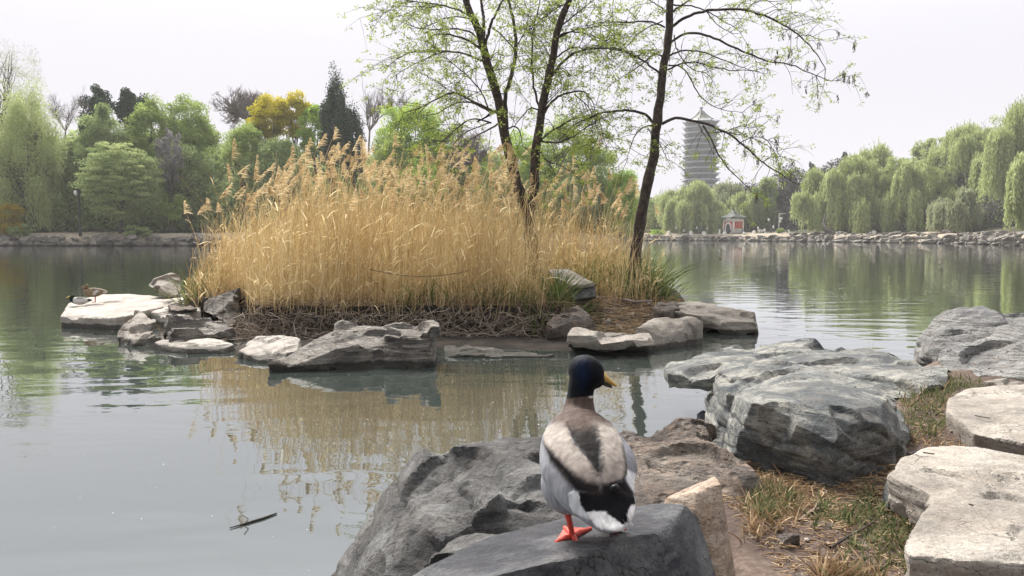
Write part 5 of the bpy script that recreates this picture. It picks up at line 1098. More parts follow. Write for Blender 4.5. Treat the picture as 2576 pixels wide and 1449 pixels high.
# floating stick in the near water and white specks of blossom on the lake
p = np.array([gz(a, b, .004) for a, b in ((578, 1328), (620, 1316), (660, 1304), (696, 1291))]); q = np.array([gz(a, b, .02) for a, b in ((615, 1318), (625, 1306), (605, 1292))])
tagit(mesh_from('stick', *tube_mesh([p, q], [np.array([.002, .004, .0045, .003]), np.array([.003, .002, .0015])], 6), M['bark_dark'], loc=p[0]), 'dark forked stick floating in the open water', 'stick')
rng = np.random.default_rng(77); X_, Y_ = [], []
for x0, x1, y0, y1, n in ((1650, 2576, 625, 760, 1500), (0, 480, 630, 800, 160), (0, 700, 820, 1000, 110), (700, 1600, 900, 1080, 120), (0, 900, 1000, 1449, 22), (1950, 2400, 760, 860, 60)):
    for _ in range(n): g = gz(rng.uniform(x0, x1), y0 + (y1 - y0) * rng.uniform(0, 1) ** 1.3, .004); X_.append(g)
X_ = np.array(X_); s = (.0011 * X_[:, 1] * rng.uniform(.25, 1.1, len(X_)))[:, None]; a = rng.uniform(0, 6.28, len(X_)); dx = np.stack([np.cos(a), np.sin(a), a * 0], 1); dy = np.stack([-np.sin(a), np.cos(a), a * 0], 1)
s = np.clip(s, .002, .03)
V = np.stack([X_ - dx * s, X_ - dy * s * .6, X_ + dx * s, X_ + dy * s * .6], 1).reshape(-1, 3)
M['petal'] = plain_mat('white_petals', (.62, .62, .58), .8, .05, 3)
tagit(mesh_from('floating_petals', V, np.arange(len(V)).reshape(-1, 4), M['petal']), 'white blossom specks floating on the lake', None, None, 'stuff')
# ------------------------------------------------------------------ the mallard drake seen from behind
DY = 1.40; ds = DY / F                                  # metres per photo pixel at the duck
foot = at(1440, 1360, 1.385)
duck = root('mallard', foot, label='mallard drake standing on the dark front rock, back turned, head to the right', category='duck')
def dp(x, y, Y): return at(x, y, Y)
def loft(stations, n=48, m=70):
    """stations: (cx, cy, Y, halfwidth px, half thickness m); rings lie square to the spine."""
    S_ = np.array([[*dp(a, b, c), w * c / F, th] for a, b, c, w, th in stations]); s = np.r_[0, np.cumsum(np.linalg.norm(np.diff(S_[:, :3], axis=0), axis=1))]; u = np.linspace(0, s[-1], m)
    def cr(v):
        mm = np.gradient(v, s); i = np.clip(np.searchsorted(s, u) - 1, 0, len(s) - 2); h = s[i + 1] - s[i]; t = (u - s[i]) / h
        return (2 * t**3 - 3 * t**2 + 1) * v[i] + (t**3 - 2 * t**2 + t) * h * mm[i] + (-2 * t**3 + 3 * t**2) * v[i + 1] + (t**3 - t**2) * h * mm[i + 1]
    Q = np.stack([cr(S_[:, k]) for k in range(5)], 1); T = np.gradient(Q[:, :3], axis=0); T /= np.linalg.norm(T, axis=1, keepdims=True)
    X = np.array([1., 0, 0]) - T * T[:, :1]; X /= np.linalg.norm(X, axis=1, keepdims=True); Z = np.cross(X, T)
    a = np.arange(n) * 2 * np.pi / n
    V = Q[:, None, :3] + X[:, None] * (np.cos(a)[None, :, None] * np.maximum(Q[:, 3], 5e-4)[:, None, None]) + Z[:, None] * (np.sin(a)[None, :, None] * np.maximum(Q[:, 4], 5e-4)[:, None, None])
    V = V.reshape(-1, 3); i = np.arange(m - 1)[:, None] * n; j = np.arange(n)[None]; j2 = (j + 1) % n
    f = np.stack(np.broadcast_arrays(i + j, i + j2, i + n + j2, i + n + j), -1).reshape(-1, 4)
    c0, c1 = len(V), len(V) + 1; V = np.vstack([V, Q[0, :3], Q[-1, :3]])
    fl = [tuple(q) for q in f] + [(c0, (k + 1) % n, k) for k in range(n)] + [(c1, (m - 1) * n + k, (m - 1) * n + (k + 1) % n) for k in range(n)]
    return V, fl
def ellips(c, r, R=None, n=28):
    V, f = [], []
    for i in range(n + 1):
        th = math.pi * i / n
        for j in range(n): ph = 2 * math.pi * j / n; V.append((r[0] * math.sin(th) * math.cos(ph), r[1] * math.sin(th) * math.sin(ph), r[2] * math.cos(th)))
    V = np.array(V)
    if R is not None: V = V @ np.array(R.to_3x3()).T
    for i in range(n):
        for j in range(n): f.append((i * n + j, i * n + (j + 1) % n, (i + 1) * n + (j + 1) % n, (i + 1) * n + j))
    return V + np.array(c), f
def fuse(parts, vox, sm=4):
    bm = bmesh.new()
    for V, f in parts:
        vs = [bm.verts.new(v) for v in V]
        for q in f:
            try: bm.faces.new([vs[k] for k in q])
            except ValueError: pass
    bmesh.ops.remove_doubles(bm, verts=bm.verts, dist=1e-5); bmesh.ops.recalc_face_normals(bm, faces=bm.faces)
    me = bpy.data.meshes.new('t'); bm.to_mesh(me); bm.free(); o = bpy.data.objects.new('t', me); COL.objects.link(o)
    md = o.modifiers.new('r', 'REMESH'); md.mode = 'VOXEL'; md.voxel_size = vox
    s1 = o.modifiers.new('s', 'SMOOTH'); s1.iterations = sm; s1.factor = .5
    m2 = bpy.data.meshes.new_from_object(o.evaluated_get(bpy.context.evaluated_depsgraph_get())); bpy.data.objects.remove(o); bpy.data.meshes.remove(me)
    n = len(m2.vertices); V = np.empty(n * 3, np.float32); m2.vertices.foreach_get('co', V); Nn = np.empty(n * 3, np.float32); m2.vertices.foreach_get('normal', Nn)
    Fa = np.empty(len(m2.polygons) * 4, np.int32); m2.polygons.foreach_get('vertices', Fa); bpy.data.meshes.remove(m2)
    return V.reshape(-1, 3).astype(float), Nn.reshape(-1, 3).astype(float), Fa.reshape(-1, 4)
body = loft([(1566, 1330, 1.262, 22, .004), (1553, 1322, 1.272, 44, .010), (1538, 1300, 1.290, 66, .020), (1522, 1268, 1.315, 84, .036), (1500, 1225, 1.345, 107, .050), (1484, 1180, 1.385, 123, .058),
             (1466, 1135, 1.43, 112, .060), (1457, 1095, 1.47, 90, .056), (1455, 1062, 1.50, 58, .045), (1457, 1030, 1.515, 41, .033), (1459, 1000, 1.52, 34, .027), (1463, 970, 1.522, 34, .027), (1471, 945, 1.522, 38, .028), (1476, 925, 1.52, 30, .022)])
Rh = Matrix.Rotation(math.radians(-38), 4, 'Z') @ Matrix.Rotation(math.radians(14), 4, 'Y')
hd = ellips(dp(1474, 935, 1.518), (.038, .029, .033), Rh)
ck = ellips(dp(1490, 950, 1.525), (.026, .022, .021), Rh)
bellyL = ellips(dp(1432, 1215, 1.40), (.052, .06, .055))
V, Nn, Fa = fuse([body, hd, ck, bellyL], .0022, 6)
z3 = lambda L_: np.array([(1258 + a * .3907, 849 + b * .3907) for a, b in L_])
def sdist(a, b, poly):
    x0, y0 = poly[:, 0], poly[:, 1]; x1, y1 = np.roll(x0, -1), np.roll(y0, -1); best = np.full(len(a), 1e9)
    for i in range(len(poly)):
        dx, dy = x1[i] - x0[i], y1[i] - y0[i]; t = np.clip(((a - x0[i]) * dx + (b - y0[i]) * dy) / (dx * dx + dy * dy + 1e-9), 0, 1)
        best = np.minimum(best, np.hypot(a - x0[i] - t * dx, b - y0[i] - t * dy))
    return np.where(inpoly(a, b, poly), best, -best)
# feather tracts, measured on the photo and kept in the duck's own frame (across, up); the breast side is coloured apart
FA, FB = px(V); jit = fbm(V * np.array([260, 260, 90]), 3, 3)
def tract(L_, soft, j=2.0): return smoothstep(-soft, soft, sdist(FA, FB, z3(L_)) + jit * j)
back = (Nn[:, 1] < .12)
scL = [(282, 640), (300, 590), (350, 555), (430, 540), (480, 680), (600, 820), (645, 885), (655, 1010), (560, 1000), (500, 960), (440, 880), (400, 830), (330, 770), (290, 700)]
scR = [(560, 512), (640, 512), (700, 540), (750, 600), (785, 680), (812, 790), (815, 880), (780, 920), (720, 940), (660, 950), (640, 880), (650, 700), (600, 600)]
edL = [(278, 670), (312, 790), (360, 850), (430, 930), (480, 990), (560, 1010), (660, 1015), (640, 950), (560, 930), (480, 880), (400, 800), (330, 720)]
edR = [(778, 690), (815, 830), (800, 900), (862, 1000), (866, 1050), (770, 1010), (640, 1000), (660, 950), (780, 925), (798, 860), (795, 790)]
mid_ = [(425, 555), (560, 535), (620, 590), (645, 700), (655, 880), (630, 890), (560, 770), (490, 690)]
rump = [(505, 1000), (640, 990), (770, 985), (862, 1030), (868, 1075), (838, 1080), (822, 1120), (812, 1195), (770, 1200), (680, 1120), (600, 1112), (555, 1125), (525, 1080)]
tail = [(556, 1122), (610, 1115), (690, 1122), (745, 1165), (790, 1205), (815, 1190), (822, 1110), (850, 1072), (885, 1072), (900, 1150), (870, 1230), (780, 1250), (650, 1235), (600, 1200)]
whL = [(440, 1005), (480, 985), (522, 1003), (530, 1080), (560, 1130), (590, 1180), (540, 1160), (480, 1130), (445, 1080)]
whR = [(805, 840), (880, 880), (905, 960), (905, 1080), (860, 1060), (866, 1010), (812, 920)]
head_w = smoothstep(1000 - 3, 1000 + 3, FB + jit * 3 + (FA - 1460) * .06) ; neck_w = smoothstep(1085, 1050, FB + jit * 6 + np.abs(FA - 1452) * .10)
grey = (.23, .235, .26)
breast = (.10, .058, .048)
bm_ = back.astype(float)
Cc = np.tile(np.array([*grey, 1.]), (len(V), 1))
def paint(w, c, gate=True):
    w = np.asarray(w)[:, None] * (bm_[:, None] if gate else 1); Cc[:, :3] = Cc[:, :3] * (1 - w) + np.asarray(c) * w
tone = smoothstep(1080, 1230, FB)[:, None]
paint(tract(whL, 3), (.46, .47, .50)); paint(tract(whR, 3), (.62, .62, .64)); paint(tract(tail, 2), (.70, .685, .69)); paint(tract(rump, 2, 3), (.004, .004, .006)); paint(tract(rump, 2, 3), (.004, .004, .006))
sc = np.array([.33, .295, .265]) * (1 - tone) + np.array([.25, .21, .19]) * tone; sc = sc * (1 + .05 * fbm(V * np.array([60, 60, 26]), 9, 3))[:, None]
for R_ in (scL, scR):
    w = tract(R_, 5)[:, None] * bm_[:, None]; Cc[:, :3] = Cc[:, :3] * (1 - w) + sc * w
paint(tract(edL, 9), (.012, .009, .010)); paint(tract(edR, 7), (.010, .008, .009)); paint(tract(mid_, 11, 5), (.007, .0055, .006)); paint(tract(mid_, 11, 5), (.007, .0055, .006)); paint(tract(mid_, 8, 5) * smoothstep(.35, .6, vnoise(V * np.array([150, 150, 190]), 4)) * .12, (.09, .07, .06))
paint(smoothstep(1096, 1058, FB + jit * 4 + np.abs(FA - 1455) * .12), (.105, .078, .065)); paint(smoothstep(1075, 1030, FB + jit * 4), (.075, .053, .045))
fr = smoothstep(.10, .3, Nn[:, 1]) * smoothstep(1180, 1120, FB); paint(fr, breast, False)
paint(smoothstep(1003.5, 1001.5, FB + (FA - 1460) * .08) * smoothstep(1478, 1484, FA), (.8, .8, .78), False)
dark = smoothstep(1001, 997.5, FB + jit * 1.5 + (FA - 1460) * .10); paint(dark, (.0025, .004, .006), False)
paint(dark * smoothstep(36, 4, np.hypot((FA - 1466) * 1.1, (FB - 935) * .55) + jit * 3) * .8, (.003, .009, .032), False)
rel = (tract(scL, 2.5, 0) + tract(scR, 2.5, 0)) * bm_ * .0032 + tract(rump, 3, 0) * bm_ * .0012 + (tract(whL, 3, 0)) * bm_ * .002
rel = rel - tract(mid_, 8, 0) * bm_ * .0015
fr_ = (((FB + 9 * np.sin(FA * .11) + 5 * jit) / 24) % 1.0); feather = (tract(scL, 3, 0) + tract(scR, 3, 0)) * bm_
rel = rel + (fr_ - .5) * feather * .0002
V = V + Nn * rel[:, None] + Nn * (fbm(V * np.array([80, 80, 34]), 12, 3) * .0006)[:, None]
M['plumage_head'] = M['plumage']
mesh_from('body', V, Fa, M['plumage'], duck, smooth=True, attrs={'Col': ('FLOAT_COLOR', Cc)})
# bill, eye, curled tail feather, tail feathers
b0, b1, b2 = dp(1507, 944, 1.53), dp(1528, 956, 1.548), dp(1549, 971, 1.562)
mb_ = tube_mesh([np.array([b0 - (b1 - b0) * .4, b0, b1, b1 * .4 + b2 * .6, b2])], [np.array([.013, .0125, .0095, .0085, .004])], 12)
q = mb_[0]; c_ = q.mean(0); q = q.copy(); nrm = np.array([.25, .1, 1.]); nrm /= np.linalg.norm(nrm)
t_ = ((q - b0) @ (b2 - b0)) / ((b2 - b0) @ (b2 - b0)); ax_ = b0 + np.outer(t_, b2 - b0); q = q - np.outer(((q - ax_) @ nrm) * smoothstep(0, .7, t_) * .55, nrm)
mesh_from('bill', q, mb_[1], M['bill'], duck, smooth=True)
lw_ = np.array([b0 - (b1 - b0) * .4, b0, b1, b1 * .5 + b2 * .5]) - [0, 0, .0085]
mesh_from('lower_bill', *tube_mesh([lw_], [np.array([.009, .008, .0055, .002])], 10), M['black'], duck, smooth=True)
for x, y, Y in ((1503, 925, 1.513),):
    ev, ef = ellips(dp(x, y, Y), (.004, .004, .004), None, 10); mesh_from('eye', ev, ef, M['eye'], duck, smooth=True)
rr_ = np.random.default_rng(5)
for k, (xa, ya, xb, yb, w, c) in enumerate(((1500, 1290, 1520, 1326, 11, 0), (1512, 1292, 1538, 1330, 12, 0), (1526, 1296, 1555, 1334, 12, 0), (1540, 1298, 1570, 1335, 12, 0), (1560, 1296, 1582, 1330, 11, 0), (1572, 1290, 1592, 1322, 10, 0))):
    A_, B_ = dp(xa, ya, 1.285), dp(xb, yb, 1.258 + .004 * (k % 2)); u = np.linspace(0, 1, 8)[:, None]; P_ = (A_ + (B_ - A_) * u)[None]; P_[..., 2] -= (np.sin(u[:, 0] * 3.1) * .002)[None]
    sd = np.cross(B_ - A_, [0, 1, .6]); sd /= np.linalg.norm(sd)
    v, f = ribbon_mesh(P_, w * ds * np.array([.6, .8, .95, 1, 1, .85, .55, .15])[None] * .8, sd[None]); n_ = len(v); v = np.vstack([v, v + [0, .0012, -.0004]])
    ff = np.vstack([f, f[:, ::-1] + n_])
    mesh_from('tail_feather', v, ff, M['white_feather'] if 'white_feather' in M else M.setdefault('white_feather', plain_mat('white_feather', (.68, .67, .67), .7, .04, 90)), duck, smooth=True)
cu = np.array([dp(a, b, Y) for a, b, Y in ((1535, 1238, 1.30), (1542, 1226, 1.292), (1550, 1222, 1.29), (1556, 1230, 1.289), (1552, 1238, 1.29))])
mesh_from('curled_feather', *tube_mesh([cu], [np.array([.004, .0045, .004, .003, .001])], 7), M['black'], duck, smooth=True)
def foot_part(knee, ank, toes, parent):
    lg = mesh_from('leg', *tube_mesh([np.array([knee, knee * .5 + ank * .5 + [.001, .001, 0], ank])], [np.array([.0068, .0055, .0052])], 10), M['skin_orange'], parent, smooth=True)
    P_, R_ = [], []
    for tx in toes: P_.append(np.array([ank, ank * .6 + tx * .4 + [0, 0, .003], tx])); R_.append(np.array([.006, .0052, .0036]))
    v, f = tube_mesh(P_, R_, 8); wv = [ank + [0, 0, .002]] + [t + [0, 0, .0005] for t in toes[:3]]; k = len(v)
    wv2 = [w - [0, 0, .003] for w in wv]; v = np.vstack([v, wv, wv2]); f = [tuple(t) for t in f] + [(k, k + 1, k + 2), (k, k + 2, k + 3), (k + 4, k + 6, k + 5), (k + 4, k + 7, k + 6), (k + 1, k + 5, k + 6, k + 2), (k + 2, k + 6, k + 7, k + 3)]
    ft = mesh_from('foot', v, f, M['skin_orange'], None, loc=duck['_o'], smooth=False); ft.parent = lg; ft.location = (0, 0, 0)
k1 = dp(1422, 1275, 1.40); a1 = dp(1441, 1351, 1.388)
tz = a1[2] - .004
foot_part(k1, a1, [np.array([*dp(1396, 1356, 1.37)[:2], tz]), np.array([*dp(1420, 1347, 1.44)[:2], tz + .002]), np.array([*dp(1486, 1332, 1.43)[:2], tz + .004]), np.array([*dp(1452, 1364, 1.365)[:2], tz])], duck)
k2 = dp(1540, 1280, 1.37); a2 = dp(1545, 1330, 1.375)
foot_part(k2, a2, [dp(1518, 1332, 1.365), dp(1535, 1326, 1.42), dp(1572, 1330, 1.40), dp(1548, 1338, 1.355)], duck)

# ------------------------------------------------------------------ the other ducks
M['duskbill'] = plain_mat('dusky_bill', (.16, .12, .06), .5, .1, 40)
def side_duck(label, x, y, Y, k, hn, col_fn, billm, standing, flip=1, name='mallard'):
    """small duck in profile; body nodes in px relative to (x, y), k scales."""
    o_ = at(x, y, Y); s = Y / F * k; r = root(name, o_, label=label, category='duck')
    nodes = [((-30 * flip, 0, 3), 2, 1.2), ((-22 * flip, 0, 3.5), 5, 3.5), ((-10 * flip, 0, 2), 8, 8), ((4 * flip, 0, 1), 9, 9.5), ((15 * flip, 0, 2), 7.5, 8)] + [((a * flip, b, c), ra, rb) for (a, b, c), ra, rb in hn]
    nn = [(np.array(p) * s + o_, a * s * 1.3, b * s * 1.3) for p, a, b in nodes]
    skin_body('body', nn, [(i, i + 1) for i in range(len(nn) - 1)], M['plumage'], r, 2, colorf=lambda V: col_fn((V - o_) / s * [flip, 1, 1], V))
    hx, hy, hz = hn[-1][0]; h0 = np.array([hx * flip, hy, hz]) * s + o_; h1 = h0 + np.array([5 * flip, -1, -1.5]) * s; h2 = h0 + np.array([13 * flip, -1, -5]) * s
    mesh_from('bill', *tube_mesh([np.array([h0, h1, h1 * .4 + h2 * .6, h2])], [np.array([1.6, 1.9, 1.4, .6]) * s], 8), M[billm], r, smooth=True)
    if standing:
        f0 = o_ + np.array([-2 * flip, 0, -7]) * s; mesh_from('leg', *tube_mesh([np.array([f0, f0 + np.array([0, 0, -8]) * s, f0 + np.array([0, 0, -13.5]) * s, f0 + np.array([7 * flip, -2, -14]) * s])], [np.array([1.4, 1.1, 1.2, .8]) * s], 6), M['skin_orange'], r)
    return r
def drake_c(q, V):
    w = smoothstep(15, 17, q[:, 0] + jitf(V)); w2 = smoothstep(-20, -23, q[:, 0])
    return pcol(V, [(w, (.012, .022, .018)), (w2, (.02, .02, .02)), (smoothstep(7.5, 9, q[:, 2]) * smoothstep(10, 6, q[:, 0]) * smoothstep(-26, -18, q[:, 0]), (.10, .085, .08))], (.55, .53, .51))
def hen_c(q, V):
    n_ = fbm(V * 60, 2, 3); base = np.clip(.5 + n_, 0, 1)[:, None]; C = np.ones((len(V), 4)); C[:, :3] = np.array([.07, .05, .035]) * (1 - base) + np.array([.30, .22, .14]) * base
    w = smoothstep(-21, -24, q[:, 0]) * smoothstep(4, 2, q[:, 2]); C[:, :3] = C[:, :3] * (1 - w[:, None]) + .7 * w[:, None]
    w = smoothstep(3.0, 1.5, np.abs(q[:, 0] + 8 + (q[:, 2] - 2) * .8)) * smoothstep(6, 4.5, np.abs(q[:, 2] - 2)); C[:, :3] = C[:, :3] * (1 - w[:, None]) + .65 * w[:, None]; return C
def jitf(V): return fbm(V * 90, 7, 2) * 1.2
ys = gz(215, 768, .17)[1]
side_duck('drake with a black green head dozing low on the chalky slab', 203, 758, ys, .95, [((21, 0, 4), 5.5, 6), ((24, 0, 9), 5, 5.5), ((24, 0, 13), 6, 6), ((25.5, 0, 13.5), 5.5, 5)], drake_c, 'bill', False, flip=-1)
side_duck('speckled brown hen standing on the chalky slab behind the dozing drake', 237, 737, ys + .25, 1.12, [((19, 0, 7), 5.5, 6), ((20, 0, 12), 5, 5), ((17, 0, 16), 5.5, 5), ((17.5, 0, 16), 5, 4.8)], hen_c, 'duskbill', True, flip=-1, name='duck')
yw = gz(1812, 652, 0)[1]
side_duck('brown duck swimming far out on the open lake', 1813, 650, yw, .20, [((21, 0, 6), 5, 6), ((23, 0, 12), 5, 5), ((24, 0, 16), 6, 5.5)], hen_c, 'duskbill', False, flip=-1, name='duck')
for i, x in enumerate((2071, 2081)):
    yy = gz(x, 613, 0)[1]; side_duck(('left' if not i else 'right') + ' one of two tiny white birds floating near the right shore', x, 612, yy, .11, [((21, 0, 8), 5, 6), ((23, 0, 14), 5, 5), ((24, 0, 18), 6, 5.5)], lambda q, V: pcol(V, [], (.8, .8, .78)), 'bill', False, name='white_bird')

# ------------------------------------------------------------------ buildings
def boxv(x0, x1, y0, y1, z0, z1_): return np.array([(x, y, z) for z in (z0, z1_) for x, y in ((x0, y0), (x1, y0), (x1, y1), (x0, y1))], float), np.array([(0, 3, 2, 1), (4, 5, 6, 7), (0, 1, 5, 4), (1, 2, 6, 5), (2, 3, 7, 6), (3, 0, 4, 7)])
M['pag_wall'] = plain_mat('grey_brick', (.065, .07, .095), .8, .1, .6); M['pag_tile'] = plain_mat('grey_eave_tiles', (.32, .33, .36), .7, .1, .8); M['pag_roof'] = plain_mat('pale_roof_tiles', (.14, .14, .11), .7, .1, .8); M['pag_dark'] = plain_mat('dark_window', (.05, .05, .06), .6, .1, 2)
PY = 257.0; pc = at(1759, 591, PY); ps = PY / F
pg = root('pagoda', (pc[0], PY, 5.0), label='tall grey thirteen eaved brick pagoda rising behind the willows', category='pagoda')
def octo(rings, rot=math.pi / 8, cap=True):
    V, f = [], []
    for r, z in rings:
        for k in range(8): a = rot + k * math.pi / 4; V.append((pc[0] + r * math.cos(a), PY + r * math.sin(a), z))
    for i in range(len(rings) - 1):
        for k in range(8): f.append((i * 8 + k, i * 8 + (k + 1) % 8, (i + 1) * 8 + (k + 1) % 8, (i + 1) * 8 + k))
    if cap: f += [tuple(range(7, -1, -1)), tuple((len(rings) - 1) * 8 + k for k in range(8))]
    return V, f
def zy(y): return at(1759, y, PY)[2]
bw = 35.5 * ps
mesh_from('wall', *[np.array(a) if i == 0 else a for i, a in enumerate(octo([(bw * 1.05, 4.5), (bw * 1.04, zy(480)), (bw, zy(309) + .2)]))], M['pag_wall'], pg)
for t in range(13):
    y = 309 + 14.6 * t; z = zy(y); ew = (44.5 + .25 * t) * ps
    ev, ef = octo([(bw * 1.0 + .05, z - 1.05), (bw + .35, z - .75), (ew * .93, z - .22), (ew, z), (ew * .99, z + .14), (bw + .1, z + .82)])
    ev = np.array(ev); ee = mesh_from('eave', ev, ef, M['pag_tile'], pg)
    for k in range(8):
        a = math.pi / 8 + k * math.pi / 4; u = np.linspace(0, 1, 5); rr = bw + (ew + .3 - bw) * u; zz = z + .85 - .75 * u + .55 * u ** 4
        hp = tube_mesh([np.stack([pc[0] + rr * math.cos(a), PY + rr * math.sin(a), zz], 1)], [np.full(5, .13)], 4)
        if t % 1 == 0: hip = mesh_from('ridge', *hp, M['pag_tile'], None, loc=pg['_o']); hip.parent = ee; hip.location = (0, 0, 0)
    for k in (5, 6, 4, 7):
        a = k * math.pi / 4; c = np.array([pc[0] + (bw * .945) * math.cos(a), PY + bw * .945 * math.sin(a), z - 1.45]); v, f = boxv(-.12, .12, -.42, .42, -.28, .28); R = np.array([[math.cos(a), -math.sin(a)], [math.sin(a), math.cos(a)]])
        if t < 11: v[:, :2] = v[:, :2] @ R.T; mesh_from('window', v + c, f, M['pag_dark'], pg)
z0_ = zy(309); rf = octo([(44 * ps, z0_ + .15), (34 * ps, z0_ + .7), (24 * ps, z0_ + 1.4), (13 * ps, z0_ + 2.5), (5.5 * ps, z0_ + 3.6), (3.2 * ps, z0_ + 4.1)]); rfo = mesh_from('roof', np.array(rf[0]), rf[1], M['pag_roof'], pg)
for k in range(8):
    a = math.pi / 8 + k * math.pi / 4; pr = [(44.5, .25), (34, .8), (24, 1.5), (13, 2.6), (5.5, 3.7)]; hp = tube_mesh([np.array([(pc[0] + r * ps * math.cos(a), PY + r * ps * math.sin(a), z0_ + h) for r, h in pr])], [np.full(5, .16)], 4)
    hip = mesh_from('ridge', *hp, M['pag_tile'], None, loc=pg['_o']); hip.parent = rfo; hip.location = (0, 0, 0)
sp2 = np.array([(pc[0], PY, z0_ + h) for h in (3.9, 4.2, 4.4, 4.7, 4.9, 5.1, 5.25)]); fin = mesh_from('finial', *tube_mesh([sp2], [np.array([.5, .42, .32, .62, .66, .35, .05])], 10), M['pag_tile'], pg, smooth=True)
# red gatehouse
M['red_wall'] = plain_mat('red_plaster', (.42, .10, .075), .8, .08, 1.5); M['trim'] = plain_mat('pale_plaster', (.70, .66, .63), .8, .04, 1.5); M['tile'] = plain_mat('green_grey_tiles', (.09, .105, .09), .8, .15, 3, bump=.5); M['stone'] = plain_mat('grey_stone', (.40, .39, .38), .8, .1, 2)
GY = RYm(1845, 163, 4.5); gs = GY / F; gc = at(1845, 591, GY); g0 = float(right_z(np.array([gc[0]]), np.array([GY]))[0]); 
gt = root('gatehouse', (gc[0], GY, g0), label='small red walled gatehouse with an arched doorway and curved tile roof', category='gatehouse')
th = math.radians(31); ux, uy = np.array([math.cos(th), math.sin(th), 0]), np.array([-math.sin(th), math.cos(th), 0])
def gl(P): P = np.atleast_2d(np.array(P, float)); return np.array([gc[0], GY, 0]) + P[:, :1] * ux + P[:, 1:2] * uy + P[:, 2:3] * np.array([0, 0, 1])
A_, B_ = 2.70, 2.70; zb_, zt_ = g0 - .3, zt(1845, 549, GY); hh = zt_ - zb_
def gbox(n, x0, x1, y0, y1, z0, z1_, mat, par=gt): v, f = boxv(x0, x1, y0, y1, z0, z1_); return mesh_from(n, gl(v), f, M[mat], par)
wz = zb_ + hh * .36
gbox('wall', 0, A_, 0, B_, zb_, zt_ - .1, 'red_wall'); gbox('plinth', -.03, A_ + .03, -.03, B_ + .03, zb_, wz, 'stone'); gbox('cornice', -.06, A_ + .06, -.06, B_ + .06, zt_ - .62, zt_, 'trim')
for x_, y_ in ((-.05, -.05), (A_ - .2, -.05), (-.05, B_ - .2)): gbox('corner_trim', x_, x_ + .26, y_, y_ + .26, zb_ + .01, zt_ - .61, 'trim')
gbox('base_trim', .2, A_ - .2, -.05, .05, wz - .01, wz + .14, 'trim')
def arch(hw_, hz, off, n, mat):
    pts = [(-hw_, zb_)] + [(-hw_ * math.cos(t), hz + hw_ * 1.15 * math.sin(t)) for t in np.linspace(0, math.pi, 13)] + [(hw_, zb_)]
    v = [(-off, B_ / 2 + a, b) for a, b in pts] + [(.1, B_ / 2 + a, b) for a, b in pts]; k = len(pts)
    f = [tuple(range(k))] + [(i, k + i, k + i + 1, i + 1) for i in range(k - 1)]; return mesh_from(n, gl(v), f, M[mat], gt)
arch(.78, zb_ + 1.75, .10, 'door_surround', 'trim'); arch(.52, zb_ + 1.7, .14, 'doorway', 'pag_dark')
o_ = .55; rt_ = [(-o_, -o_), (A_ + o_, -o_), (A_ + o_, B_ + o_), (-o_, B_ + o_)]; cx_, cy_ = A_ / 2, B_ / 2; V = []; 
prof = [(1, .0), (.99, .12), (.72, .38), (.45, .75), (.22, 1.25), (.06, 1.62)]
for k_, h_ in prof:
    for i in range(16):
        a = i / 4; s0 = int(a) % 4; t = a - int(a); p = np.array(rt_[s0]) * (1 - t) + np.array(rt_[(s0 + 1) % 4]) * t; lift = .22 * (abs(t - .5) * 2) ** 3 * k_ ** 2; V.append((cx_ + (p[0] - cx_) * k_, cy_ + (p[1] - cy_) * k_, zt_ + .02 + h_ + lift))
f = [(i * 16 + j, i * 16 + (j + 1) % 16, (i + 1) * 16 + (j + 1) % 16, (i + 1) * 16 + j) for i in range(5) for j in range(16)] + [tuple(range(15, -1, -1)), tuple(80 + j for j in range(16))]
groof = mesh_from('roof', gl(V), f, M['tile'], gt, smooth=True)
kn = mesh_from('finial', *tube_mesh([gl([(cx_, cy_, zt_ + 1.6), (cx_, cy_, zt_ + 1.8), (cx_, cy_, zt_ + 2.0), (cx_, cy_, zt_ + 2.2)])], [np.array([.12, .2, .16, .03])], 8), M['tile'], None, loc=gt['_o'], smooth=True); kn.parent = groof; kn.location = (0, 0, 0)

# ------------------------------------------------------------------ lamps, posts, people on the far shores
M['iron'] = plain_mat('black_iron', (.02, .02, .022), .5, .05, 3); M['lampglass'] = plain_mat('white_lamp_glass', (.80, .80, .78), .4, .02, 3); M['galv'] = plain_mat('pale_pole', (.55, .56, .56), .6, .05, 3)
def gzr(x, y, Y): return at(x, y, Y)
def lamp(label, x, ytop, ybase, Y, side=-1, pole=.10):
    if x > 1640: Y = RYm(x, Y, 6)
    t_ = at(x, ytop, Y); b_ = at(x, ybase, Y); b_[0] = t_[0]; b_[2] = gnd(b_[0], Y) - .05; r = root('lamp_post', b_, label=label, category='lamp'); s = Y / F
    mesh_from('pole', *tube_mesh([np.array([b_, b_ + [0, 0, .7], b_ + [0, 0, .72], t_ + [0, 0, .12]])], [np.array([pole * 1.7, pole * 1.7, pole, pole])], 10), M['iron'], r, smooth=False)
    mesh_from('bracket', *tube_mesh([np.array([t_ + [0, 0, .1], t_ + [side * 6 * s, 0, .12]]), np.array([t_ + [0, 0, -.25], t_ + [side * 6 * s, 0, .1]])], [np.full(2, .035)] * 2, 6), M['iron'], r)
    c = t_ + [side * 8 * s, 0, -.32]; v, f = ellips(c, (.19, .19, .32), None, 16); mesh_from('lantern', v, f, M['lampglass'], r, smooth=True)
    v, f = boxv(-.15, .15, -.15, .15, .28, .36); mesh_from('lamp_cap', v + c, f, M['iron'], r)
lamp('black lamp post with a white lantern before the layered tree on the left shore', 198, 477, 580, 86.2)
lamp('lamp post with a white lantern in front of the dark thicket on the right shore', 2276, 531, 584, 138, pole=.07)
lamp('lamp post with its white lantern showing through the weeping willow', 2078, 540, 588, 155, pole=.07)
lamp('short lamp post with a white globe left of the camera mast', 1942, 548, 588, 163, pole=.05)
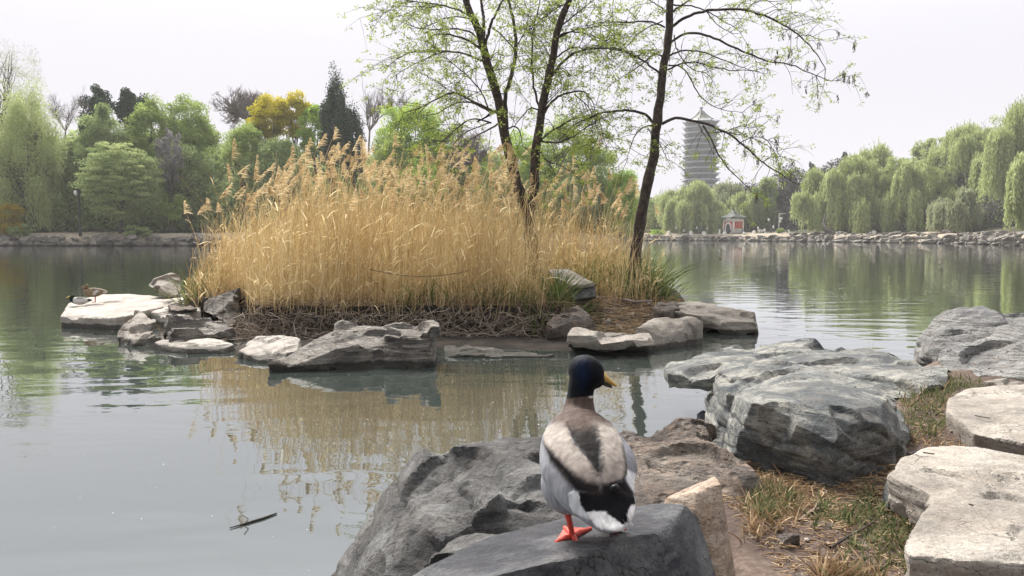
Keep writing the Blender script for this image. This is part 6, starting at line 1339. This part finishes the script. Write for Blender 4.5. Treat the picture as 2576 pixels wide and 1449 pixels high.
def pole_cam():
    Y = RYm(1959, 165, 6); b_ = at(1959, 590, Y); b_[2] = gnd(b_[0], Y) - .05; t_ = at(1959, 537, Y); t_[0] = b_[0]; s = Y / F; r = root('camera_mast', b_, label='pale metal mast with a side arm and hanging boxes on the right shore', category='mast')
    mesh_from('pole', *tube_mesh([np.array([b_, t_])], [np.array([.10, .08])], 8), M['galv'], r, smooth=True)
    mesh_from('arm', *tube_mesh([np.array([t_, t_ + [17 * s, 0, 0]]), np.array([t_ + [0, 0, -6 * s], t_ + [4 * s, 0, -2.5 * s], t_ + [10 * s, 0, 0]])], [np.full(2, .06), np.full(3, .05)], 6), M['galv'], r)
    for dx, dz, w in ((4.5, -13, .28), (2.5, -20, .20)): v, f = boxv(-w, w, -.15, .15, -w, w); mesh_from('camera_box', v + t_ + [dx * s, 0, dz * s], f, M['lampglass'], r)
pole_cam()
for lb, x, y0, y1, Y, w in (('white painted willow foot, the leftmost one on the right shore', 1682, 582, 592, 166, 4.5), ('white painted stone block by the crouching people', 1738, 582, 595, 164, 5), ('broad white painted willow foot right of the standing crowd', 1771, 583, 595, 163, 6),
        ('slim white post left of the red gatehouse', 1810, 578, 592, 163, 2.5), ('white block at the left corner of the red gatehouse', 1823, 584, 595, 159.5, 5), ('white painted post at the right corner of the red gatehouse', 1871, 584, 594, 159.5, 3), ('broad white painted trunk foot right of the gatehouse', 1897, 581, 594, 160, 4.5),
        ('white painted trunk foot under the tall weeping willow, left of the yellow lantern', 2187, 571, 584, 146, 3.2), ('white painted leaning trunk foot nearest the water below the yellow lantern', 2198, 581, 596, 140, 6), ('white painted trunk foot right of the yellow lantern', 2241, 571, 584, 145, 3.2), ('pale stub post under the big weeping willow', 2048, 580, 590, 154, 4),
        ('slim white post beside the round green bush', 1984, 579, 589, 160, 2.2)):
    Y = RYm(x, Y, 3.0); t_, b_ = at(x, y0, Y), at(x, y1, Y); g = gnd(t_[0], Y); s = Y / F; zb2 = min(g, b_[2]) - .1
    o = root('painted_post', (t_[0], Y, zb2), label=lb, category='post')
    nn_ = 6; zz = np.linspace(zb2, t_[2], nn_); mesh_from('post', *tube_mesh([np.stack([t_[0] + np.sin(zz) * .02, np.full(nn_, Y), zz], 1)], [w * s * np.array([1.25, 1.1, 1.0, .92, .9, .86])], 9), M['white_paint'], o, smooth=True)
    mesh_from('post_top', *tube_mesh([np.stack([np.full(2, t_[0]), np.full(2, Y), [t_[2], t_[2] + .06]], 1)], [w * s * np.array([.86, .3])], 9), M['white_paint'], o)
def cloth(c): return plain_mat('cloth', c, .85, .05, 6)
CL = {'black': cloth((.03, .03, .035)), 'white': cloth((.72, .72, .72)), 'blue': cloth((.06, .09, .16)), 'grey': cloth((.22, .22, .24)), 'yellow': cloth((.62, .42, .14)), 'tan': cloth((.40, .34, .27)), 'red': cloth((.35, .06, .06))}
M['skin'] = plain_mat('skin', (.45, .29, .21), .6, .03, 8); M['hair'] = plain_mat('dark_hair', (.02, .016, .014), .8, .1, 30)
def person(label, x, ybase, Y, hgt, top, legs, pose='stand', face=1):
    Y = RYm(x, Y, 3.3); b_ = at(x, ybase, Y); g = gnd(b_[0], Y); b_[2] = max(g, b_[2] - .0) if abs(b_[2] - g) < .6 else g; r = root('person', b_, label=label, category='person'); k = hgt / 1.7; drop = {'stand': 0, 'sit': .42, 'crouch': .55}[pose]
    def q(a, b, c): return b_ + np.array([a * face, b, c]) * k
    h = .92 - drop; fx = .0 if pose == 'stand' else .38; kz = .48 if pose != 'crouch' else .42
    kn = (q(.02 + fx, -.12, kz if pose == 'stand' else h + .02), q(.02 + fx, .12, kz if pose == 'stand' else h + .02)); ft = (q(fx + .02, -.13, .05), q(fx - .04, .13, .05)); ln = .06 if pose == 'stand' else .14
    nd = [(q(0, 0, h), .13, .11), (q(ln * .3, 0, h + .25), .125, .10), (q(ln, 0, h + .48), .16, .11), (q(ln * 1.2, 0, h + .56), .055, .055), (q(ln * 1.4, 0, h + .66), .085, .095), (q(ln * 1.4, 0, h + .76), .06, .07),
          (q(0, -.1, h - .05), .09, .09), (kn[0], .065, .065), (ft[0], .045, .045), (ft[0] + np.array([.13 * face, 0, -.01]) * k, .04, .03), (q(0, .1, h - .05), .09, .09), (kn[1], .065, .065), (ft[1], .045, .045), (ft[1] + np.array([.13 * face, 0, -.01]) * k, .04, .03),
          (q(ln, -.2, h + .45), .055, .055), (q(ln + .04, -.26, h + .2), .043, .043), (q(ln + .22, -.22, h + .05), .035, .035), (q(ln, .2, h + .45), .055, .055), (q(ln + .04, .26, h + .2), .043, .043), (q(ln + .2, .2, h + .02), .035, .035)]
    nd = [(p, a * k, c * k) for p, a, c in nd]; E = [(0, 1), (1, 2), (2, 3), (3, 4), (4, 5), (0, 6), (6, 7), (7, 8), (8, 9), (0, 10), (10, 11), (11, 12), (12, 13), (2, 14), (14, 15), (15, 16), (2, 17), (17, 18), (18, 19)]
    tc_, lc_ = top, legs; base = b_
    def cf(V):
        z = (V[:, 2] - base[2]) / k; C = np.ones((len(V), 4)); C[:, :3] = np.where((z > h + .58)[:, None], (.40, .26, .19), np.where((z > h - .02)[:, None], tc_, lc_)); return C
    skin_body('body', nd, E, M['plumage'], r, 1, colorf=cf)
    v, f = ellips(q(ln * 1.4 - .012, 0, h + .75), (.098 * k, .098 * k, .095 * k), None, 10); mesh_from('hair', v, f, M['hair'], r, smooth=True)
Kc = {'k': (.03, .03, .035), 'w': (.72, .72, .72), 'b': (.06, .09, .16), 'g': (.22, .22, .24), 't': (.40, .34, .27)}
for a in (('person in white standing on the stones, leftmost of the shore visitors', 1700, 596, 166, 1.6, Kc['w'], Kc['g'], 'stand', 1), ('person in black crouching on the flat shore stones', 1708, 596, 165.5, 1.6, Kc['k'], Kc['b'], 'crouch', -1), ('person with a white top and dark legs crouching right of the one in black', 1719, 596, 165, 1.6, Kc['w'], Kc['k'], 'crouch', 1),
          ('person in dark clothes standing at the left of the crowd under the willow', 1748, 591, 166, 1.7, Kc['k'], Kc['k'], 'stand', 1), ('person in a white top standing between the dark dressed two', 1753, 591, 165, 1.65, Kc['w'], Kc['k'], 'stand', -1), ('person in a dark jacket standing right in the crowd', 1760, 592, 164, 1.7, Kc['b'], Kc['k'], 'stand', 1), ('person in grey standing at the right edge of the crowd', 1764, 592, 165, 1.6, Kc['g'], Kc['b'], 'stand', -1),
          ('person in white behind the broad painted willow foot', 1778, 590, 166, 1.6, Kc['w'], Kc['t'], 'stand', 1), ('person in black sitting on the stone step before the gatehouse doorway', 1838, 595, 158, 1.6, Kc['k'], Kc['k'], 'sit', -1), ('person with a white hat sitting at the right front of the gatehouse', 1866, 594, 158, 1.6, Kc['b'], Kc['k'], 'sit', 1), ('person in white standing right of the broad trunk foot', 1906, 590, 163, 1.6, Kc['w'], Kc['t'], 'stand', 1),
          ('person sitting in dark trousers beside the stone stele', 1925, 588, 162, 1.6, Kc['w'], Kc['k'], 'sit', -1), ('person in a white shirt walking under the short lamp', 1946, 588, 163, 1.65, Kc['w'], Kc['b'], 'stand', -1), ('person in dark clothes climbing on the shore stones below the bush', 1981, 598, 158, 1.6, Kc['k'], Kc['g'], 'stand', 1),
          ('person with a white cap standing left of the yellow lantern', 2215, 584, 144, 1.6, Kc['g'], Kc['k'], 'stand', 1)):
    person(*a)
# stone stele, yellow lantern stone, covered scooter, stone lantern, fence posts
def stele(name, label, cat, x, y0, y1, Y, w, mat, cap=.0, d=.3):
    Y = RYm(x, Y, 4.5); t_ = at(x, y0, Y); g = gnd(t_[0], Y) - .1; s = Y / F; r = root(name, (t_[0], Y, g), label=label, category=cat)
    v, f = boxv(-w * s, w * s, -d, d, 0, t_[2] - g); mesh_from('shaft', v + [t_[0], Y, g], f, M[mat], r)
    v, f = boxv(-w * s * 1.35, w * s * 1.35, -d * 1.2, d * 1.2, 0, .22); mesh_from('base', v + [t_[0], Y, g - .001], f, M['stone'], r)
    if cap: mesh_from('cap', *tube_mesh([np.array([(t_[0], Y, t_[2]), (t_[0], Y, t_[2] + .08), (t_[0], Y, t_[2] + cap)])], [np.array([w * s * 1.3, w * s * 1.2, .04])], 8), M[mat], r)
M['yellow_stone'] = plain_mat('yellow_stone', (.60, .40, .14), .7, .08, 3)
stele('stone_stele', 'tan square stone stele right of the gatehouse', 'stele', 1915, 577, 590, 163, 5, 'stone')
stele('stone_lantern', 'yellow stone pillar with a domed top on the right bank', 'lantern', 2226, 570, 584, 145, 2.4, 'yellow_stone', .35, .2)
stele('stone_lantern', 'grey stone lantern with a pointed cap at the right end of the shore', 'lantern', 2508, 562, 580, 118, 4, 'stone', .45, .25)
stele('stone_statue', 'small pale stone figure among the shrubs on the right bank', 'statue', 2382, 570, 585, 128, 2.4, 'trim', .3, .18)
stele('stone_wall', 'low pale stone bench beside the tan stele', 'bench', 1931, 584, 590, 163, 7, 'stone')
SBY = RYm(2130, 150, 5); sb = at(2130, 586, SBY); sb[2] = gnd(sb[0], SBY); st_ = root('scooter', sb, label='motor scooter under a white and green cover parked on the right bank', category='scooter')
v, f = ellips(sb + [0, 0, .78], (.72, .35, .5), Matrix.Rotation(.5, 4, 'Y'), 14); v = v + (fbm(v * 3, 5, 2) * .07)[:, None]; mesh_from('cover', v, f, CL['white'], st_, smooth=True)
v, f = ellips(sb + [.05, -.2, .5], (.5, .25, .33), None, 12); mesh_from('body', v, f, plain_mat('green_cover', (.10, .16, .10)), st_, smooth=True)
for dx in (-.42, .48):
    a = np.linspace(0, 2 * np.pi, 17); ring = np.stack([sb[0] + dx + .2 * np.cos(a), np.full(17, sb[1] - .12), sb[2] + .22 + .2 * np.sin(a)], 1); mesh_from('wheel', *tube_mesh([ring], [np.full(17, .06)], 6), M['iron'], st_, smooth=True)
for x in (2092, 2153, 2178, 2234): 
    YB = RYm(x, 147, 5); t_ = at(x, 574, YB); g = gnd(t_[0], YB); v, f = tube_mesh([np.array([(t_[0], YB, g - .1), (t_[0], YB, g + .5), (t_[0], YB, g + .95)])], [np.array([.05, .045, .04])], 6)
    tagit(mesh_from('bollard', v, f, M['iron'], loc=(t_[0], YB, g)), 'thin dark post standing on the right bank under the willows', 'post', 'thin posts of the right bank')
LY_ = RYm(2095, 143, 2.5); lt = root('willow_tree', at(2105, 596, LY_), label='dark leaning trunk of an old willow reaching over the right shore stones', category='willow')
lp = np.array([at(a, b, LY_ + c) for a, b, c in ((2108, 592, 0), (2092, 586, .5), (2078, 577, 1), (2072, 560, 2), (2076, 540, 3))]); l2 = np.array([at(a, b, LY_ + .5) for a, b in ((2092, 586), (2080, 582), (2070, 578), (2060, 580), (2056, 588))])
mesh_from('trunk', *tube_mesh([lp, l2], [np.array([.42, .36, .30, .22, .12]), np.array([.16, .13, .12, .1, .06])], 8), M['bark_far'], lt, smooth=True)

# ------------------------------------------------------------------ haze
hv, hf = boxv(-320, 320, -12, 420, -1.6, 44)
hm, ht, hout = newmat('haze_air'); pv = N(ht, 'ShaderNodeVolumePrincipled'); pv.inputs['Color'].default_value = (.985, .985, 1, 1); pv.inputs['Density'].default_value = .0005; pv.inputs['Anisotropy'].default_value = 0
ht.links.new(pv.outputs[0], hout.inputs['Volume'])
tagit(mesh_from('haze', hv, hf, hm), 'thin pale spring haze over the lake', None, None, 'stuff')
